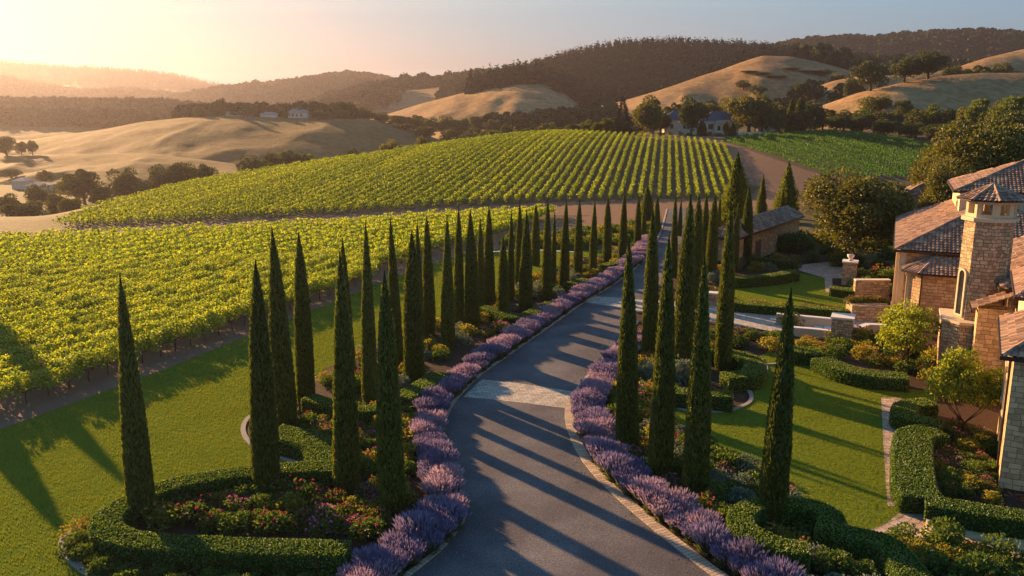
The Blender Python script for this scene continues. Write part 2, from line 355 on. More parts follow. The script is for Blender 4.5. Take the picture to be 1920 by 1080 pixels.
_back = [(-900, 70, -9, -10), (0, 75, -9, -10), (400, 90, -10, -10), (900, 130, -9, -10), (1080, 150, -5, -10), (1180, 160, 6, -8), (1300, 120, 9.5, 0), (1560, 120, 10, 4), (1900, 120, 12, 6), (2600, 120, 12, 6)]
_tb = [ray(a, 250)[0]/ray(a, 250)[1] for a, *_ in _back]
WD = smooth(np.interp(TG, _tb, [b[1] for b in _back])); ZD = smooth(np.interp(TG, _tb, [b[2] for b in _back])); ZF = smooth(np.interp(TG, _tb, [b[3] for b in _back]))
def base_h(x, y):
    x = np.asarray(x, float); y = np.asarray(y, float); yy = np.maximum(y, 1.0); t = np.clip(x/yy, -1.6, 1.6)
    yb = np.interp(t, TG, YB); yc = np.interp(t, TG, YC); zc = np.interp(t, TG, ZC); wd = np.interp(t, TG, WD); zd = np.interp(t, TG, ZD); zf = np.interp(t, TG, ZF)
    u = np.clip((yy-yb)/(yc-yb), 0, 1); h = zc*np.sin(np.pi/2*u**1.2)
    v = np.clip((yy-yc)/wd, 0, 1); v = v*v*(3-2*v); h = h*(1-v)+zd*v
    q = np.clip((yy-yc-wd)/500, 0, 1); q = q*q*(3-2*q); h = h*(1-q)+zf*q
    return np.where(y < 20, 0, h)
HF = [base_h]
def hmax(x, y):
    h = base_h(x, y)
    for f in HF[1:]: h = np.maximum(h, f(x, y))
    return h
def fan(name, tt, yy, hf, mats, midx=None):
    T, Y = np.meshgrid(tt, yy, indexing='ij'); X = T*Y; Z = hf(X, Y)
    V = np.stack([X, Y, Z], -1).reshape(-1, 3); a, b = len(tt), len(yy)
    i = (np.arange(a-1)[:, None]*b+np.arange(b-1)[None, :]).ravel()
    Fq = np.stack([i, i+b, i+b+1, i+1], 1)
    mi = midx(V[Fq].mean(1)) if midx else None
    return obj(name, mesh_np(name, V, [Fq], mats, mi, smooth=True))
# dirt roads on the hill (picture polygons unprojected on the slope)
def photo_xy(x, y, z):
    up = (z-CAMH)*CP+y*SP; dp = y*CP-(z-CAMH)*SP; return 960+F*x/dp, 540-F*up/dp
hill_rows_poly = [(92, 431), (140, 412), (200, 389), (300, 361), (400, 341), (500, 324), (600, 308), (700, 294), (800, 278), (900, 264), (1000, 252), (1060, 250), (1100, 252), (1200, 258), (1310, 266), (1352, 272), (1372, 300), (1385, 330), (1402, 352), (1395, 372), (1340, 374), (1240, 374), (1150, 376), (1000, 381), (800, 391), (640, 402), (480, 411), (300, 420), (180, 427)]
hill_right_poly = [(1352, 264), (1400, 256), (1560, 247), (1640, 254), (1745, 272), (1760, 282), (1755, 312), (1700, 335), (1620, 336), (1530, 325), (1480, 308), (1430, 290), (1390, 277)]
dirt_poly = [(1090, 240), (1320, 250), (1400, 256), (1352, 264), (1390, 277), (1430, 290), (1480, 308), (1530, 325), (1600, 338), (1600, 380), (1400, 395), (1400, 372), (1430, 350), (1402, 345), (1385, 320), (1372, 300), (1352, 270), (1310, 264), (1200, 256), (1090, 248)]
road_poly = [(-900, 455), (-300, 447), (0, 440), (92, 430), (300, 420), (480, 411), (640, 402), (800, 391), (1000, 381), (1150, 376), (1240, 374), (1420, 372), (1420, 395), (1240, 412), (1000, 414), (800, 428), (640, 441), (480, 450), (300, 459), (92, 465), (0, 467), (-300, 478), (-900, 490)]
def ground_idx(c):
    px, py = photo_xy(c[:, 0], c[:, 1], c[:, 2]); ok = (c[:, 1] > 90) & (c[:, 1] < 350)
    idx = np.zeros(len(c), int)
    idx[ok & (pip(px, py, hill_rows_poly) | pip(px, py, hill_right_poly))] = 1
    idx[ok & (pip(px, py, dirt_poly) | pip(px, py, road_poly))] = 2
    idx[c[:, 1] <= 140] = 0
    idx[(c[:, 1] <= 165) & ok & pip(px, py, road_poly)] = 2
    return idx
M['vsoil'] = noisemat('vineyard_soil', [(.045, .04, .02), (.08, .062, .034), (.12, .088, .052)], .3, fine=3, bump=.5, bscale=4, dist=.1)
yyg = np.concatenate([np.linspace(8, 120, 20), np.linspace(122, 420, 230), np.geomspace(425, 9000, 60)])
ttg = np.concatenate([np.linspace(-1.5, -.75, 20), np.linspace(-.74, .74, 560), np.linspace(.75, 1.5, 20)])
tag(fan('ground', ttg, yyg, base_h, [M['field'], M['vsoil'], M['dirt']], ground_idx), kind='structure')

def ridge(name, ctrl, wf, wb, zb, mat, amp=3, ns=80, seed=1, ny=60, step=.004, sm=2):
    t, yc, zc = [], [], []
    for a, b, D in ctrl:
        X, Y, Z = PD(a, b, D); t.append(X/Y); yc.append(D); zc.append(Z)
    tt = np.arange(t[0], t[-1]+1e-6, step)
    g = np.linspace(t[0], t[-1], 801); yc_ = smooth(np.interp(g, t, yc), 12); zc_ = smooth(np.interp(g, t, zc), max(2, sm*3))
    def hf(x, y):
        x = np.asarray(x, float); y = np.asarray(y, float); tq = x/np.maximum(y, 1)
        c = np.interp(tq, g, yc_); z = np.interp(tq, g, zc_)
        s = np.where(y < c, (c-y)/wf, (y-c)/wb); s1 = np.clip(s, 0, 1)
        B = .5*(1+np.cos(np.pi*s1)); B = np.where(y < c, B*.6+.4*(1-s1)**1.3, B)
        env = 4*B*(1-B)+.12
        rg = 1-np.abs(fbm(x/ns, y/ns*.6, 4, seed))*2.2
        h = zb+(z-zb)*B+.55*amp*env*(rg-.5)+.10*amp*env*fbm(x/ns*4, y/ns*4, 3, seed+9)
        h = np.where((s >= 1), zb-3, h)
        return np.where((tq < t[0]) | (tq > t[-1]), -50, h)
    ymin = min(yc)-wf; ymax = max(yc)+wb
    if wf: pass
    # grid follows the crest line
    ss = np.concatenate([np.linspace(-1, 0, ny), np.linspace(.03, 1, ny//3)])
    T, S = np.meshgrid(tt, ss, indexing='ij'); c = np.interp(T, g, yc_)
    Y = np.where(S < 0, c+S*wf, c+S*wb); X = T*Y; Z = hf(X, Y)
    Z = np.where(np.abs(S) >= .999, zb-3, Z)
    V = np.stack([X, Y, Z], -1).reshape(-1, 3); a, b = T.shape
    i = (np.arange(a-1)[:, None]*b+np.arange(b-1)[None, :]).ravel(); Fq = np.stack([i, i+b, i+b+1, i+1], 1)
    o = obj(name, mesh_np(name, V, [Fq], [mat], smooth=True)); tag(o, kind='structure')
    HF.append(hf); hf.g = (g, yc_, zc_, wf, wb, t[0], t[-1]); return hf
r_far = ridge('mountain', [(-700, 130, 3600), (-300, 105, 3500), (0, 121, 3400), (60, 128, 3400), (120, 133, 3400), (200, 134, 3400), (300, 143, 3400), (380, 160, 3400), (440, 172, 3400), (520, 184, 3300), (640, 205, 3300)], 1300, 800, -10, M['forest'], 60, 500, 3)
r_far2 = ridge('mountain', [(-700, 150, 2500), (-200, 150, 2400), (0, 160, 2300), (60, 172, 2300), (150, 186, 2300), (260, 184, 2300), (330, 192, 2300), (420, 205, 2300), (520, 215, 2300)], 800, 500, -10, M['forest'], 30, 300, 5)
r_mid = ridge('ridge', [(300, 205, 2000), (400, 187, 2000), (470, 176, 2000), (540, 166, 2000), (610, 157, 2000), (655, 150, 2000), (700, 154, 2000), (745, 165, 1950), (800, 170, 1900), (900, 190, 1900)], 800, 400, -10, M['dry'], 35, 250, 8)
r_mid2 = ridge('ridge', [(560, 215, 1300), (620, 190, 1300), (690, 176, 1300), (760, 166, 1300), (840, 160, 1300), (900, 150, 1300), (960, 146, 1300), (1060, 160, 1300)], 500, 300, -10, M['dry'], 18, 140, 9)
r_right_far = ridge('ridge', [(1180, 130, 1700), (1300, 112, 1700), (1450, 104, 1700), (1490, 92, 1700), (1570, 86, 1700), (1640, 85, 1700), (1700, 77, 1700), (1760, 73, 1700), (1830, 73, 1700), (1920, 78, 1700), (2100, 80, 1700), (2500, 100, 1700)], 700, 400, 0, M['forest'], 30, 200, 12)
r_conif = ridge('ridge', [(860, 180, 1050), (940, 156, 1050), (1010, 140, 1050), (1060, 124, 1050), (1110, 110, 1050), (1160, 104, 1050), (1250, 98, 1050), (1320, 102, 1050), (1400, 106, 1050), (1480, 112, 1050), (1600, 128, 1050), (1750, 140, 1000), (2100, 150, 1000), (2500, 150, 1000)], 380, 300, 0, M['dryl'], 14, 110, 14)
r_gold_c = ridge('golden_hill', [(640, 235, 760), (720, 216, 760), (790, 194, 760), (850, 179, 760), (910, 166, 760), (970, 154, 760), (1020, 158, 760), (1060, 172, 760), (1100, 200, 760), (1150, 232, 760)], 300, 150, -12, M['dry'], 10, 70, 21, sm=1)
r_gold_r = ridge('golden_hill', [(840, 262, 640), (920, 228, 640), (1000, 221, 640), (1080, 209, 640), (1160, 192, 650), (1230, 172, 660), (1290, 150, 670), (1340, 135, 680), (1390, 117, 690), (1430, 105, 690), (1480, 106, 690), (1530, 116, 690), (1590, 132, 690), (1660, 150, 690), (1800, 160, 690), (2000, 165, 690)], 230, 200, -8, M['dry'], 11, 75, 25, sm=1)
r_gold_b = ridge('golden_hill', [(1440, 215, 540), (1500, 172, 540), (1560, 152, 540), (1620, 142, 540), (1700, 142, 545), (1780, 131, 560), (1850, 108, 570), (1930, 90, 580), (2050, 70, 580), (2400, 60, 580)], 130, 150, 0, M['dry'], 7, 60, 31, sm=1)
r_gold_f = ridge('golden_hill', [(1480, 235, 440), (1540, 198, 440), (1600, 177, 440), (1680, 157, 440), (1760, 143, 445), (1840, 137, 450), (1930, 137, 450), (2050, 130, 450), (2400, 120, 450)], 95, 90, 2, M['dry'], 4, 50, 33, sm=1)
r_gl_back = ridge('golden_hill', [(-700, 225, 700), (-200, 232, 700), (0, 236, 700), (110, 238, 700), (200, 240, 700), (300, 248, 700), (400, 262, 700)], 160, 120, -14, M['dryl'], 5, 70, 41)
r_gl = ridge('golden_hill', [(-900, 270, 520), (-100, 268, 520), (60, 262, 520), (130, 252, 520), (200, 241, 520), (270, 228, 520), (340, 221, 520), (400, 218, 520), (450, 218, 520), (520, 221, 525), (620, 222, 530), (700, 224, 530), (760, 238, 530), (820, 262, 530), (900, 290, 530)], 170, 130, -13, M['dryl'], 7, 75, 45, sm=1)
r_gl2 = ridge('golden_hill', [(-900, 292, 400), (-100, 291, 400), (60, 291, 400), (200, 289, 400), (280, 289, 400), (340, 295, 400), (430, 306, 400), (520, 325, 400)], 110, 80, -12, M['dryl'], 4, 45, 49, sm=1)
# ------------------------------------------------------------------ the estate's ground: sheets a few mm above one another
def sheet(name, poly, z, mat, uvrot=0, kind='structure'):
    """flat sheet from a world polygon; UV in metres"""
    bm = bmesh.new(); vs = [bm.verts.new((x, y, z)) for x, y in poly]; bm.faces.new(vs)
    bmesh.ops.triangulate(bm, faces=bm.faces[:]); bmesh.ops.recalc_face_normals(bm, faces=bm.faces[:])
    if sum(f.normal.z for f in bm.faces) < 0: bmesh.ops.reverse_faces(bm, faces=bm.faces[:])
    ul = bm.loops.layers.uv.new('UVMap'); c, s = math.cos(uvrot), math.sin(uvrot)
    for f in bm.faces:
        for lp in f.loops: x, y = lp.vert.co.x, lp.vert.co.y; lp[ul].uv = (x*c+y*s, -x*s+y*c)
    me = bpy.data.meshes.new(name); bm.to_mesh(me); bm.free(); me.materials.append(mat)
    return tag(obj(name, me), kind=kind)
def ribbon(name, pts, width, z0, hgt, mat, step=.4, off=0, smooth_=True, kind='structure', closed=False):
    """raised band along a line: kerbs, low walls; UV u along, v across"""
    p = catmull(pts, step) if smooth_ else np.array(pts, float)
    if closed: p = catmull(pts, step, True); p = np.concatenate([p, p[:1]])
    nrm, d = normals2(p); p = p+nrm*off
    a = p+nrm*width/2; b = p-nrm*width/2; n = len(p)
    u = np.concatenate([[0], np.cumsum(np.linalg.norm(np.diff(p, axis=0), axis=1))])
    V = np.concatenate([np.c_[a, np.full(n, z0)], np.c_[a, np.full(n, z0+hgt)], np.c_[b, np.full(n, z0+hgt)], np.c_[b, np.full(n, z0)]])
    UV = np.concatenate([np.c_[u, np.full(n, .0)], np.c_[u, np.full(n, hgt)], np.c_[u, np.full(n, hgt+width)], np.c_[u, np.full(n, 2*hgt+width)]])
    Fq = []
    for k in range(3):
        i = np.arange(n-1); Fq.append(np.stack([k*n+i, k*n+i+1, (k+1)*n+i+1, (k+1)*n+i], 1))
    Fq.append(np.array([[0, n, 2*n, 3*n], [4*n-1, 3*n-1, 2*n-1, n-1]]))
    me = mesh_np(name, V, [np.concatenate(Fq)], [mat], uv=UV)
    return tag(obj(name, me), kind=kind)
drive_l = catmull(PP([(700, 1130), (772, 1078), (835, 1025), (872, 975), (873, 945), (855, 895), (840, 850), (834, 808), (845, 770), (868, 738), (900, 706), (950, 670), (1000, 635), (1050, 600), (1105, 562), (1150, 535), (1196, 500), (1222, 470), (1238, 440), (1246, 415), (1252, 392)]), .5)
drive_r = catmull(PP([(1420, 1140), (1330, 1078), (1262, 1025), (1190, 965), (1125, 905), (1082, 850), (1062, 800), (1060, 765), (1076, 735), (1100, 705), (1130, 672), (1160, 637), (1195, 590), (1225, 550), (1250, 515), (1268, 480), (1280, 440), (1284, 412), (1287, 390)]), .5)
sheet('driveway', [tuple(p) for p in drive_l]+[tuple(p) for p in drive_r[::-1]], .008, M['asph'])
lawn_edge = PP([(-420, 975), (0, 806), (300, 696), (470, 628), (640, 561), (720, 527), (800, 498), (870, 478), (930, 470), (1080, 472)])
bed_l_outer = PP([(300, 1140), (205, 1098), (150, 1066), (118, 1028), (126, 1000), (150, 992), (190, 978), (250, 955), (330, 930), (440, 906), (560, 888), (560, 868), (500, 850), (467, 830), (456, 803), (474, 778), (540, 745), (590, 705), (650, 670), (720, 640), (800, 606), (860, 582), (930, 552), (990, 522), (1050, 497), (1110, 480), (1180, 462), (1225, 440)])
bed_l_outer = catmull(bed_l_outer, .5)
bed_l = [tuple(p) for p in bed_l_outer]+[tuple(p) for p in drive_l[::-1] if p[1] < P(0, 442)[1]]
lawn_l = lawn_edge+PP([(1180, 465), (1230, 440)])+[tuple(p) for p in drive_l[::-1] if p[1] < P(0, 440)[1]]+PP([(-500, 1150)])
sheet('lawn', lawn_l, .004, M['lawn'])
dirt_near = PP([(-700, 1085), (-420, 960), (0, 806), (300, 696), (470, 628), (640, 561), (720, 527), (800, 498), (870, 478), (930, 468), (1000, 450), (1100, 432), (1180, 420), (1240, 400), (1240, 386), (1150, 398), (1000, 420), (900, 446), (760, 482), (640, 520), (470, 578), (300, 640), (0, 745), (-420, 890), (-700, 1010)])
sheet('dirt_path', dirt_near, .010, M['dirt'])
vine_field = PP([(-1200, 1300), (-700, 1050), (-420, 925), (0, 775), (300, 668), (470, 603), (640, 540), (760, 498), (900, 458), (1000, 434), (1150, 408), (1240, 412), (1240, 404), (1000, 403), (640, 430), (300, 448), (0, 457), (-900, 482)])
sheet('vineyard_soil', vine_field, .007, M['vsoil'])
sheet('flower_bed', bed_l, .013, M['mulch'])
ribbon('kerb', drive_l[::1], .28, 0, .07, M['kerb'], off=.14, smooth_=False)
kr = np.array([p for p in drive_r if p[1] < P(0, 600)[1]]); ribbon('kerb', kr, .62, 0, .07, M['kerb'], off=-.31, smooth_=False)
ribbon('kerb', PP([(300, 1140), (205, 1098), (150, 1066), (118, 1028), (126, 1004), (150, 990), (185, 980), (200, 975)]), .35, 0, .09, M['kerbg'])
ribbon('kerb', PP([(560, 870), (500, 852), (467, 830), (456, 803), (474, 778), (530, 750)]), .3, 0, .09, M['kerbg'])
ribbon('kerb', PP([(925, 473), (1000, 470), (1080, 474)]), .5, 0, .12, M['cap'])
# right side: lawns, beds, paths, paving
court = PP([(1112, 555), (1200, 562), (1330, 568), (1400, 572), (1480, 580), (1560, 592), (1700, 612), (1700, 640), (1650, 640), (1560, 634), (1450, 622), (1400, 613), (1330, 602), (1230, 588), (1160, 577), (1098, 567)])
bed_r = [tuple(p) for p in drive_r]+PP([(1400, 400), (1500, 470), (1700, 520), (1900, 640), (2100, 760), (2500, 1000), (2300, 1250), (1420, 1160)])
sheet('flower_bed', bed_r, .011, M['mulch'])
sheet('stone_paving', court, .018, M['pav'], R(25))
sheet('stone_band', PP([(903, 712), (960, 717), (1020, 726), (1076, 735), (1061, 766), (990, 757), (920, 749), (868, 745)]), .019, M['pav'], R(10))
lawn_r = PP([(1262, 775), (1262, 752), (1300, 768), (1360, 768), (1400, 755), (1408, 742), (1395, 722), (1425, 708), (1436, 690), (1420, 672), (1440, 660), (1530, 682), (1575, 702), (1620, 716), (1690, 728), (1760, 735), (1755, 760), (1652, 747), (1658, 850), (1664, 940), (1705, 962), (1660, 985), (1626, 998), (1578, 995), (1540, 960), (1500, 935), (1440, 900), (1380, 855), (1330, 840), (1270, 812)])
sheet('lawn', lawn_r, .016, M['lawn'])
lawn_u = PP([(1365, 550), (1375, 540), (1440, 527), (1492, 512), (1500, 512), (1546, 521), (1548, 548), (1600, 558), (1594, 582), (1480, 575), (1375, 567)])
sheet('lawn', lawn_u, .016, M['lawn'])
sheet('garden_path', PP([(1652, 746), (1690, 746), (1693, 850), (1700, 950), (1664, 950), (1657, 850)]), .021, M['flag'], R(2))
sheet('garden_path', PP([(1626, 998), (1664, 980), (1700, 952), (1748, 962), (1752, 990), (1775, 1018), (1720, 1012), (1690, 1003)]), .024, M['flag'], R(35))
sheet('garden_path', PP([(1492, 498), (1560, 490), (1600, 512), (1580, 522), (1560, 522), (1562, 549), (1548, 548), (1546, 521), (1500, 508)]), .020, M['flag'], R(20))
sheet('stone_terrace', PP([(1742, 962), (1990, 1000), (2030, 1060), (1920, 1050), (1860, 1040), (1800, 1020), (1775, 1000)]), .06, M['gravel'])
ribbon('kerb', PP([(1742, 1010), (1741, 962), (1830, 975), (1990, 998)]), .3, 0, .30, M['trim'], smooth_=False)
ribbon('kerb', PP([(1262, 764), (1300, 773), (1360, 772), (1400, 759), (1409, 744), (1396, 724)]), .28, .01, .09, M['kerbg'])
ribbon('kerb', PP([(1395, 722), (1426, 710), (1437, 692), (1426, 674)]), .26, .01, .09, M['kerbg'])
ribbon('kerb', PP([(1436, 684), (1520, 683), (1575, 704), (1620, 718), (1690, 730)]), .28, .01, .09, M['kerbg'])
# ------------------------------------------------------------------ plants: kinds
def cypress_mesh(seed, h=12.0, r0=.78, n=8500, ragged=.10, mat='cyp', spread=.0, ex=2.4):
    r = np.random.default_rng(seed)
    def rad(z, a):
        u = z/h; base = (1-u**ex)*.9+.1*(1-u)
        base = base*np.minimum(1, .80+u*4)
        return r0*base*(1+ragged*(fbm(a*1.3+seed, z*.5, 3, seed)))
    z = h*(1-np.sqrt(1-r.random(n)*.995)); z = np.clip(z, .12, h*.995); a = r.random(n)*2*np.pi
    rr = rad(z, a)*(r.random(n)*(.2+spread)+.86-spread*.5)
    cen = np.stack([rr*np.cos(a), rr*np.sin(a), z], 1)
    d = np.stack([np.cos(a)*.38, np.sin(a)*.38, np.ones(n)], 1)+r.normal(size=(n, 3))*.26
    V, Fq = leaves(cen, d, .20+.20*r.random(n), .07+.05*r.random(n), r=r)
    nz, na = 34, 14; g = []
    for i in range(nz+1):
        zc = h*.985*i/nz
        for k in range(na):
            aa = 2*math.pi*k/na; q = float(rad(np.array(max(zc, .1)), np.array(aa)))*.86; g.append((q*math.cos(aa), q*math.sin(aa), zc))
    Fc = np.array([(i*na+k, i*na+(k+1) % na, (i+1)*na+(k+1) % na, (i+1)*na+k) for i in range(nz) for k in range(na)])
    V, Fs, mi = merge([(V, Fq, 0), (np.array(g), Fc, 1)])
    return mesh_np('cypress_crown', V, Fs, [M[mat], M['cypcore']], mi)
def trunk_mesh(name, h, r, mat, n=7):
    V, Fq = lathe([(r*1.3, -.05), (r, h*.2), (r*.85, h)], n, .2); return mesh_np(name, V, [Fq], [mat], smooth=True)
cyp_protos = [Proto('cypress', 'cypress', [('crown', cypress_mesh(i+1, 12, ragged=.10+.04*(i % 3), ex=(2.1, 3.2, 2.6, 3.8, 2.4, 3.0)[i])), ('trunk', trunk_mesh('trunk', 1.0, .14, M['bark']))]) for i in range(6)]
def px_m(px, py, z=0):      # photo pixels per metre at a ground point
    X, Y = P(px, py, z); return F/(Y*CP+(CAMH-z)*SP)
def top_height(x, y, ty, zb=0):
    # height of something standing at x,y whose tip is at picture row ty
    X, Y, Z = ray(960, ty); return CAMH+Z/Y*y-zb
def ordw(i):
    o = ['first', 'second', 'third', 'fourth', 'fifth', 'sixth', 'seventh', 'eighth', 'ninth', 'tenth', 'eleventh', 'twelfth', 'thirteenth', 'fourteenth', 'fifteenth', 'sixteenth', 'seventeenth', 'eighteenth', 'nineteenth', 'twentieth']
    if i < 20: return o[i]
    tens = {20: 'twent', 30: 'thirt', 40: 'fort', 50: 'fift', 60: 'sixt', 70: 'sevent', 80: 'eight', 90: 'ninet'}
    n = i+1
    if n >= 100: return 'hundred and '+ordw(n-101) if n > 100 else 'hundredth'
    if n % 10 == 0: return tens[n]+'ieth'
    return tens[n//10*10]+'y '+o[n % 10-1]
TREES = []     # (x, y, radius) kept clear of shrubs
# left row: tip x, tip y, base y, width in px
cyl = [(243, 505, 267, 974, 52, 'nearest cypress on the left, inside the curved box hedge by the lawn'),
 (488, 480, 501, 928, 50, 'broad cypress behind the rose bed, right of the leftmost cypress'),
 (519, 418, 537, 797, 42, 'tall cypress at the near end of the short hedge by the lawn kerb'),
 (563, 430, 575, 757, 34, 'slender cypress at the hedge end beside the left lawn'),
 (637, 465, 652, 922, 50, 'broad cypress at the back right of the rose bed'),
 (645, 442, 656, 700, 22, 'thin cypress half hidden behind the broad one above the rose bed'),
 (686, 408, 694, 756, 31, 'tall slim cypress rising from the flower border, left of the shorter lavender-side one'),
 (725, 500, 735, 962, 50, 'nearest cypress to the lavender on the left side of the drive'),
 (738, 402, 745, 684, 25, 'tall dark cypress on the lawn side behind the short lavender-side one'),
 (771, 430, 777, 717, 38, 'thick cypress beside the clipped hedge above the left lavender'),
 (782, 408, 787, 640, 18, 'thin cypress hidden behind the thick one at the clipped hedge')]
more_l = [(798, 400, 805, 632, 25), (835, 400, 840, 652, 27), (858, 385, 860, 612, 20), (888, 388, 886, 614, 28), (899, 405, 902, 584, 14), (914, 380, 916, 572, 24), (943, 440, 944, 600, 24), (952, 390, 957, 563, 16), (974, 377, 972, 535, 16), (988, 390, 985, 584, 26), (1003, 382, 1004, 498, 17), (1029, 367, 1025, 563, 20), (1037, 392, 1037, 541, 11), (1062, 370, 1057, 538, 20), (1084, 370, 1083, 524, 17), (1112, 370, 1111, 514, 15), (1142, 368, 1138, 491, 17), (1170, 355, 1167, 489, 17), (1195, 366, 1195, 464, 14), (1206, 372, 1206, 450, 10), (1232, 365, 1231, 436, 13)]
for i, m_ in enumerate(more_l): cyl.append((*m_, ordw(i)+' slim cypress along the left lavender, counting away after the clipped hedge'))
cyr = [(1185, 438, 1176, 850, 42, 'near cypress right of the drive, closest to the lavender curve'),
 (1228, 388, 1218, 668, 30, 'cypress beyond the nearest one, just past the grey bush right of the drive'),
 (1250, 428, 1238, 897, 46, 'cypress second in the near row right of the drive'),
 (1287, 358, 1278, 692, 38, 'tall cypress behind the grey bush right of the drive'),
 (1322, 464, 1304, 925, 50, 'broad cypress third in the near row right of the drive'),
 (1372, 374, 1355, 694, 32, 'tall cypress at the rounded hedge beside the right lawn'),
 (1470, 530, 1446, 986, 52, 'nearest cypress on the right, standing in the looped box hedge'),
 (1402, 348, 1397, 497, 22, 'slim cypress in front of the stone barn at the flower bed'),
 (1474, 353, 1462, 448, 17, 'slim cypress against the far end of the stone barn'),
 (1257, 362, 1262, 520, 15, 'narrow far cypress at the right edge of the drive, before the paving band'),
 (1276, 370, 1274, 442, 9, 'smallest far cypress at the end of the drive'),
 (1306, 359, 1303, 577, 28, 'cypress at the drive side of the stone courtyard'),
 (1322, 358, 1319, 500, 18, 'narrow cypress behind the courtyard corner, left of the barn'),
 (1334, 362, 1332, 522, 22, 'fuller cypress behind the courtyard corner, left of the barn'),
 (1380, 372, 1376, 510, 15, 'dark narrow cypress half behind the tall one by the upper lawn'),
 (1345, 366, 1345, 480, 12, 'thin cypress at the near corner of the stone barn'),
 (1290, 372, 1291, 470, 11, 'thin far cypress by the end of the drive, second from it')]
cnt = 0
for lst, grp in ((cyl, 'cypresses left of the drive'), (cyr, 'cypresses right of the drive')):
    for (tx, ty, bx, by, wpx, lab) in lst:
        x, y = P(bx, by); h = top_height(x, y, ty); wd = wpx/px_m(bx, by)/1.66
        tilt = math.atan2(((tx-bx)+(bx-960)*0)/1.0, 1) if False else 0
        ct = cyp_protos[cnt % 6 if cnt else 0].put((x, y, 0), random.random()*6.28, (wd, wd, h/12.0), lab, grp); ct.rotation_euler = (R(random.uniform(-.9, .9)), R(random.uniform(-.9, .9)), random.random()*6.28); TREES.append((x, y, wd*.6+.1)); cnt += 1
# bushier conifers by the barn
bushy = cypress_mesh(11, 9, 1.25, 9000, .75, 'poplar', .45, 1.6); bush_p = Proto('juniper', 'conifer', [('crown', bushy), ('trunk', trunk_mesh('trunk', 1.2, .18, M['bark']))])
def scene_z(x, y): return float(hmax(np.array(x), np.array(y)))
def stand(proto, px, top, D, wpx, wm, hm, lab, grp=None, xs=1, rz=None):
    """stand a tree at forward distance D so that it reaches picture row `top`; wm,hm: size of the proto"""
    X, Y, Z = PD(px, top, D); zg = scene_z(X, Y)-.1; h = max(Z-zg, 1.0)
    wd = wpx*(D*CP+(CAMH-zg)*SP)/F
    return proto.put((X, Y, zg), random.random()*6.28 if rz is None else rz, (wd/wm, wd/wm, h/hm), lab, grp)
for a in [(1385, 282, 128, 58, 'big feathery conifer behind the row at the barn corner'), (1480, 300, 150, 40, 'feathery conifer behind the far end of the barn'), (1432, 325, 160, 16, 'thin conifer on the dry slope between the two big ones'), (1215, 345, 150, 26, 'short bushy conifer at the left of the drive end')]:
    stand(bush_p, a[0], a[1], a[2], a[3], 2.6, 9, a[4], 'bushy conifers by the barn')
# ------------------------------------------------------------------ lavender
def lavender_mesh(seed, pink):
    r = np.random.default_rng(seed); n = 620
    a = r.random(n)*2*np.pi; q = np.sqrt(r.random(n)); lean = q*.75
    b = np.stack([np.cos(a)*q*.28, np.sin(a)*q*.28, np.zeros(n)], 1)
    d = unit(np.stack([np.cos(a)*lean, np.sin(a)*lean, np.ones(n)], 1)+r.normal(size=(n, 3))*.08)
    ln = .60+.32*r.random(n)
    V1, F1 = leaves(b+d*ln[:, None]*.45, d, ln*.9, .045, r=r)
    # leafy mound
    m = 260; a2 = r.random(m)*2*np.pi; q2 = np.sqrt(r.random(m)); c2 = np.stack([np.cos(a2)*q2*.55, np.sin(a2)*q2*.55, .08+.32*(1-q2**2)*r.random(m)], 1)
    V3, F3 = leaves(c2, np.stack([np.cos(a2)*q2, np.sin(a2)*q2, np.full(m, .7)], 1)+r.normal(size=(m, 3))*.2, .24, .05, r=r)
    Vg, Fg, _ = merge([(V1, F1, 0), (V3, F3, 0)])
    tip = b+d*ln[:, None]
    V2, F2 = leaves(tip, d+r.normal(size=(n, 3))*.06, .20+.10*r.random(n), .038+.016*r.random(n), r=r)
    V4, F4 = leaves(tip-d*.02, d, .17, .04, r=r)
    Vf, Ff, _ = merge([(V2, F2, 0), (V4, F4, 0)])
    return [('stems', mesh_np('lavender_stems', Vg, Fg, [M['lavg']])), ('flowers', mesh_np('lavender_flowers', Vf, Ff, [M['lavp' if pink else 'lavf']]))]
lav = [Proto('lavender', 'lavender', lavender_mesh(i+30, i % 2)) for i in range(4)]
def arc(p): return np.concatenate([[0], np.cumsum(np.linalg.norm(np.diff(p, axis=0), axis=1))])
def along(p, s):
    a = arc(p); return np.stack([np.interp(s, a, p[:, 0]), np.interp(s, a, p[:, 1])], -1)
SHRUBOUT = []
def lavender_side(edge, sgn, ymin, ymax, side, offs, spc):
    nrm, d = normals2(edge); cnt_ = [0]*len(offs); A = arc(edge)
    for k, off in enumerate(offs):
        line = edge+nrm*sgn*off; a = arc(line); s = spc*.5*(k % 2)
        while s < a[-1]:
            p = along(line, s); s += spc*(.85+.3*random.random())
            if not (ymin < p[1] < ymax): continue
            x, y = p+np.array([random.uniform(-.12, .12), random.uniform(-.12, .12)])
            if any((x-c[0])**2+(y-c[1])**2 < (c[2]+.25)**2 for c in TREES): continue
            pink = math.sin(s*.62+k*.5+(1 if sgn > 0 else 2.4))+random.uniform(-.5, .5) > .1
            pr = lav[(1 if pink else 0)+2*random.randrange(2)]; sc_ = random.uniform(.74, 1.26)
            px, py = photo_xy(x, y, .5)
            col = 'pinkish' if pink else 'violet'
            rowt = ('kerbside row', 'middle row', 'back row')[k]
            lab = f'{col} lavender {side} of the drive, {rowt}, {ordw(cnt_[k])} from the near end'
            cnt_[k] += 1
            pr.put((x, y, 0), random.random()*6.28, (sc_, sc_, sc_*random.uniform(.95, 1.2)), lab, f'lavender bushes {side} of the drive'); SHRUBOUT.append((x, y, .55))
lavender_side(drive_l, 1, 29, 128, 'left', (.62, 1.4), 1.1)
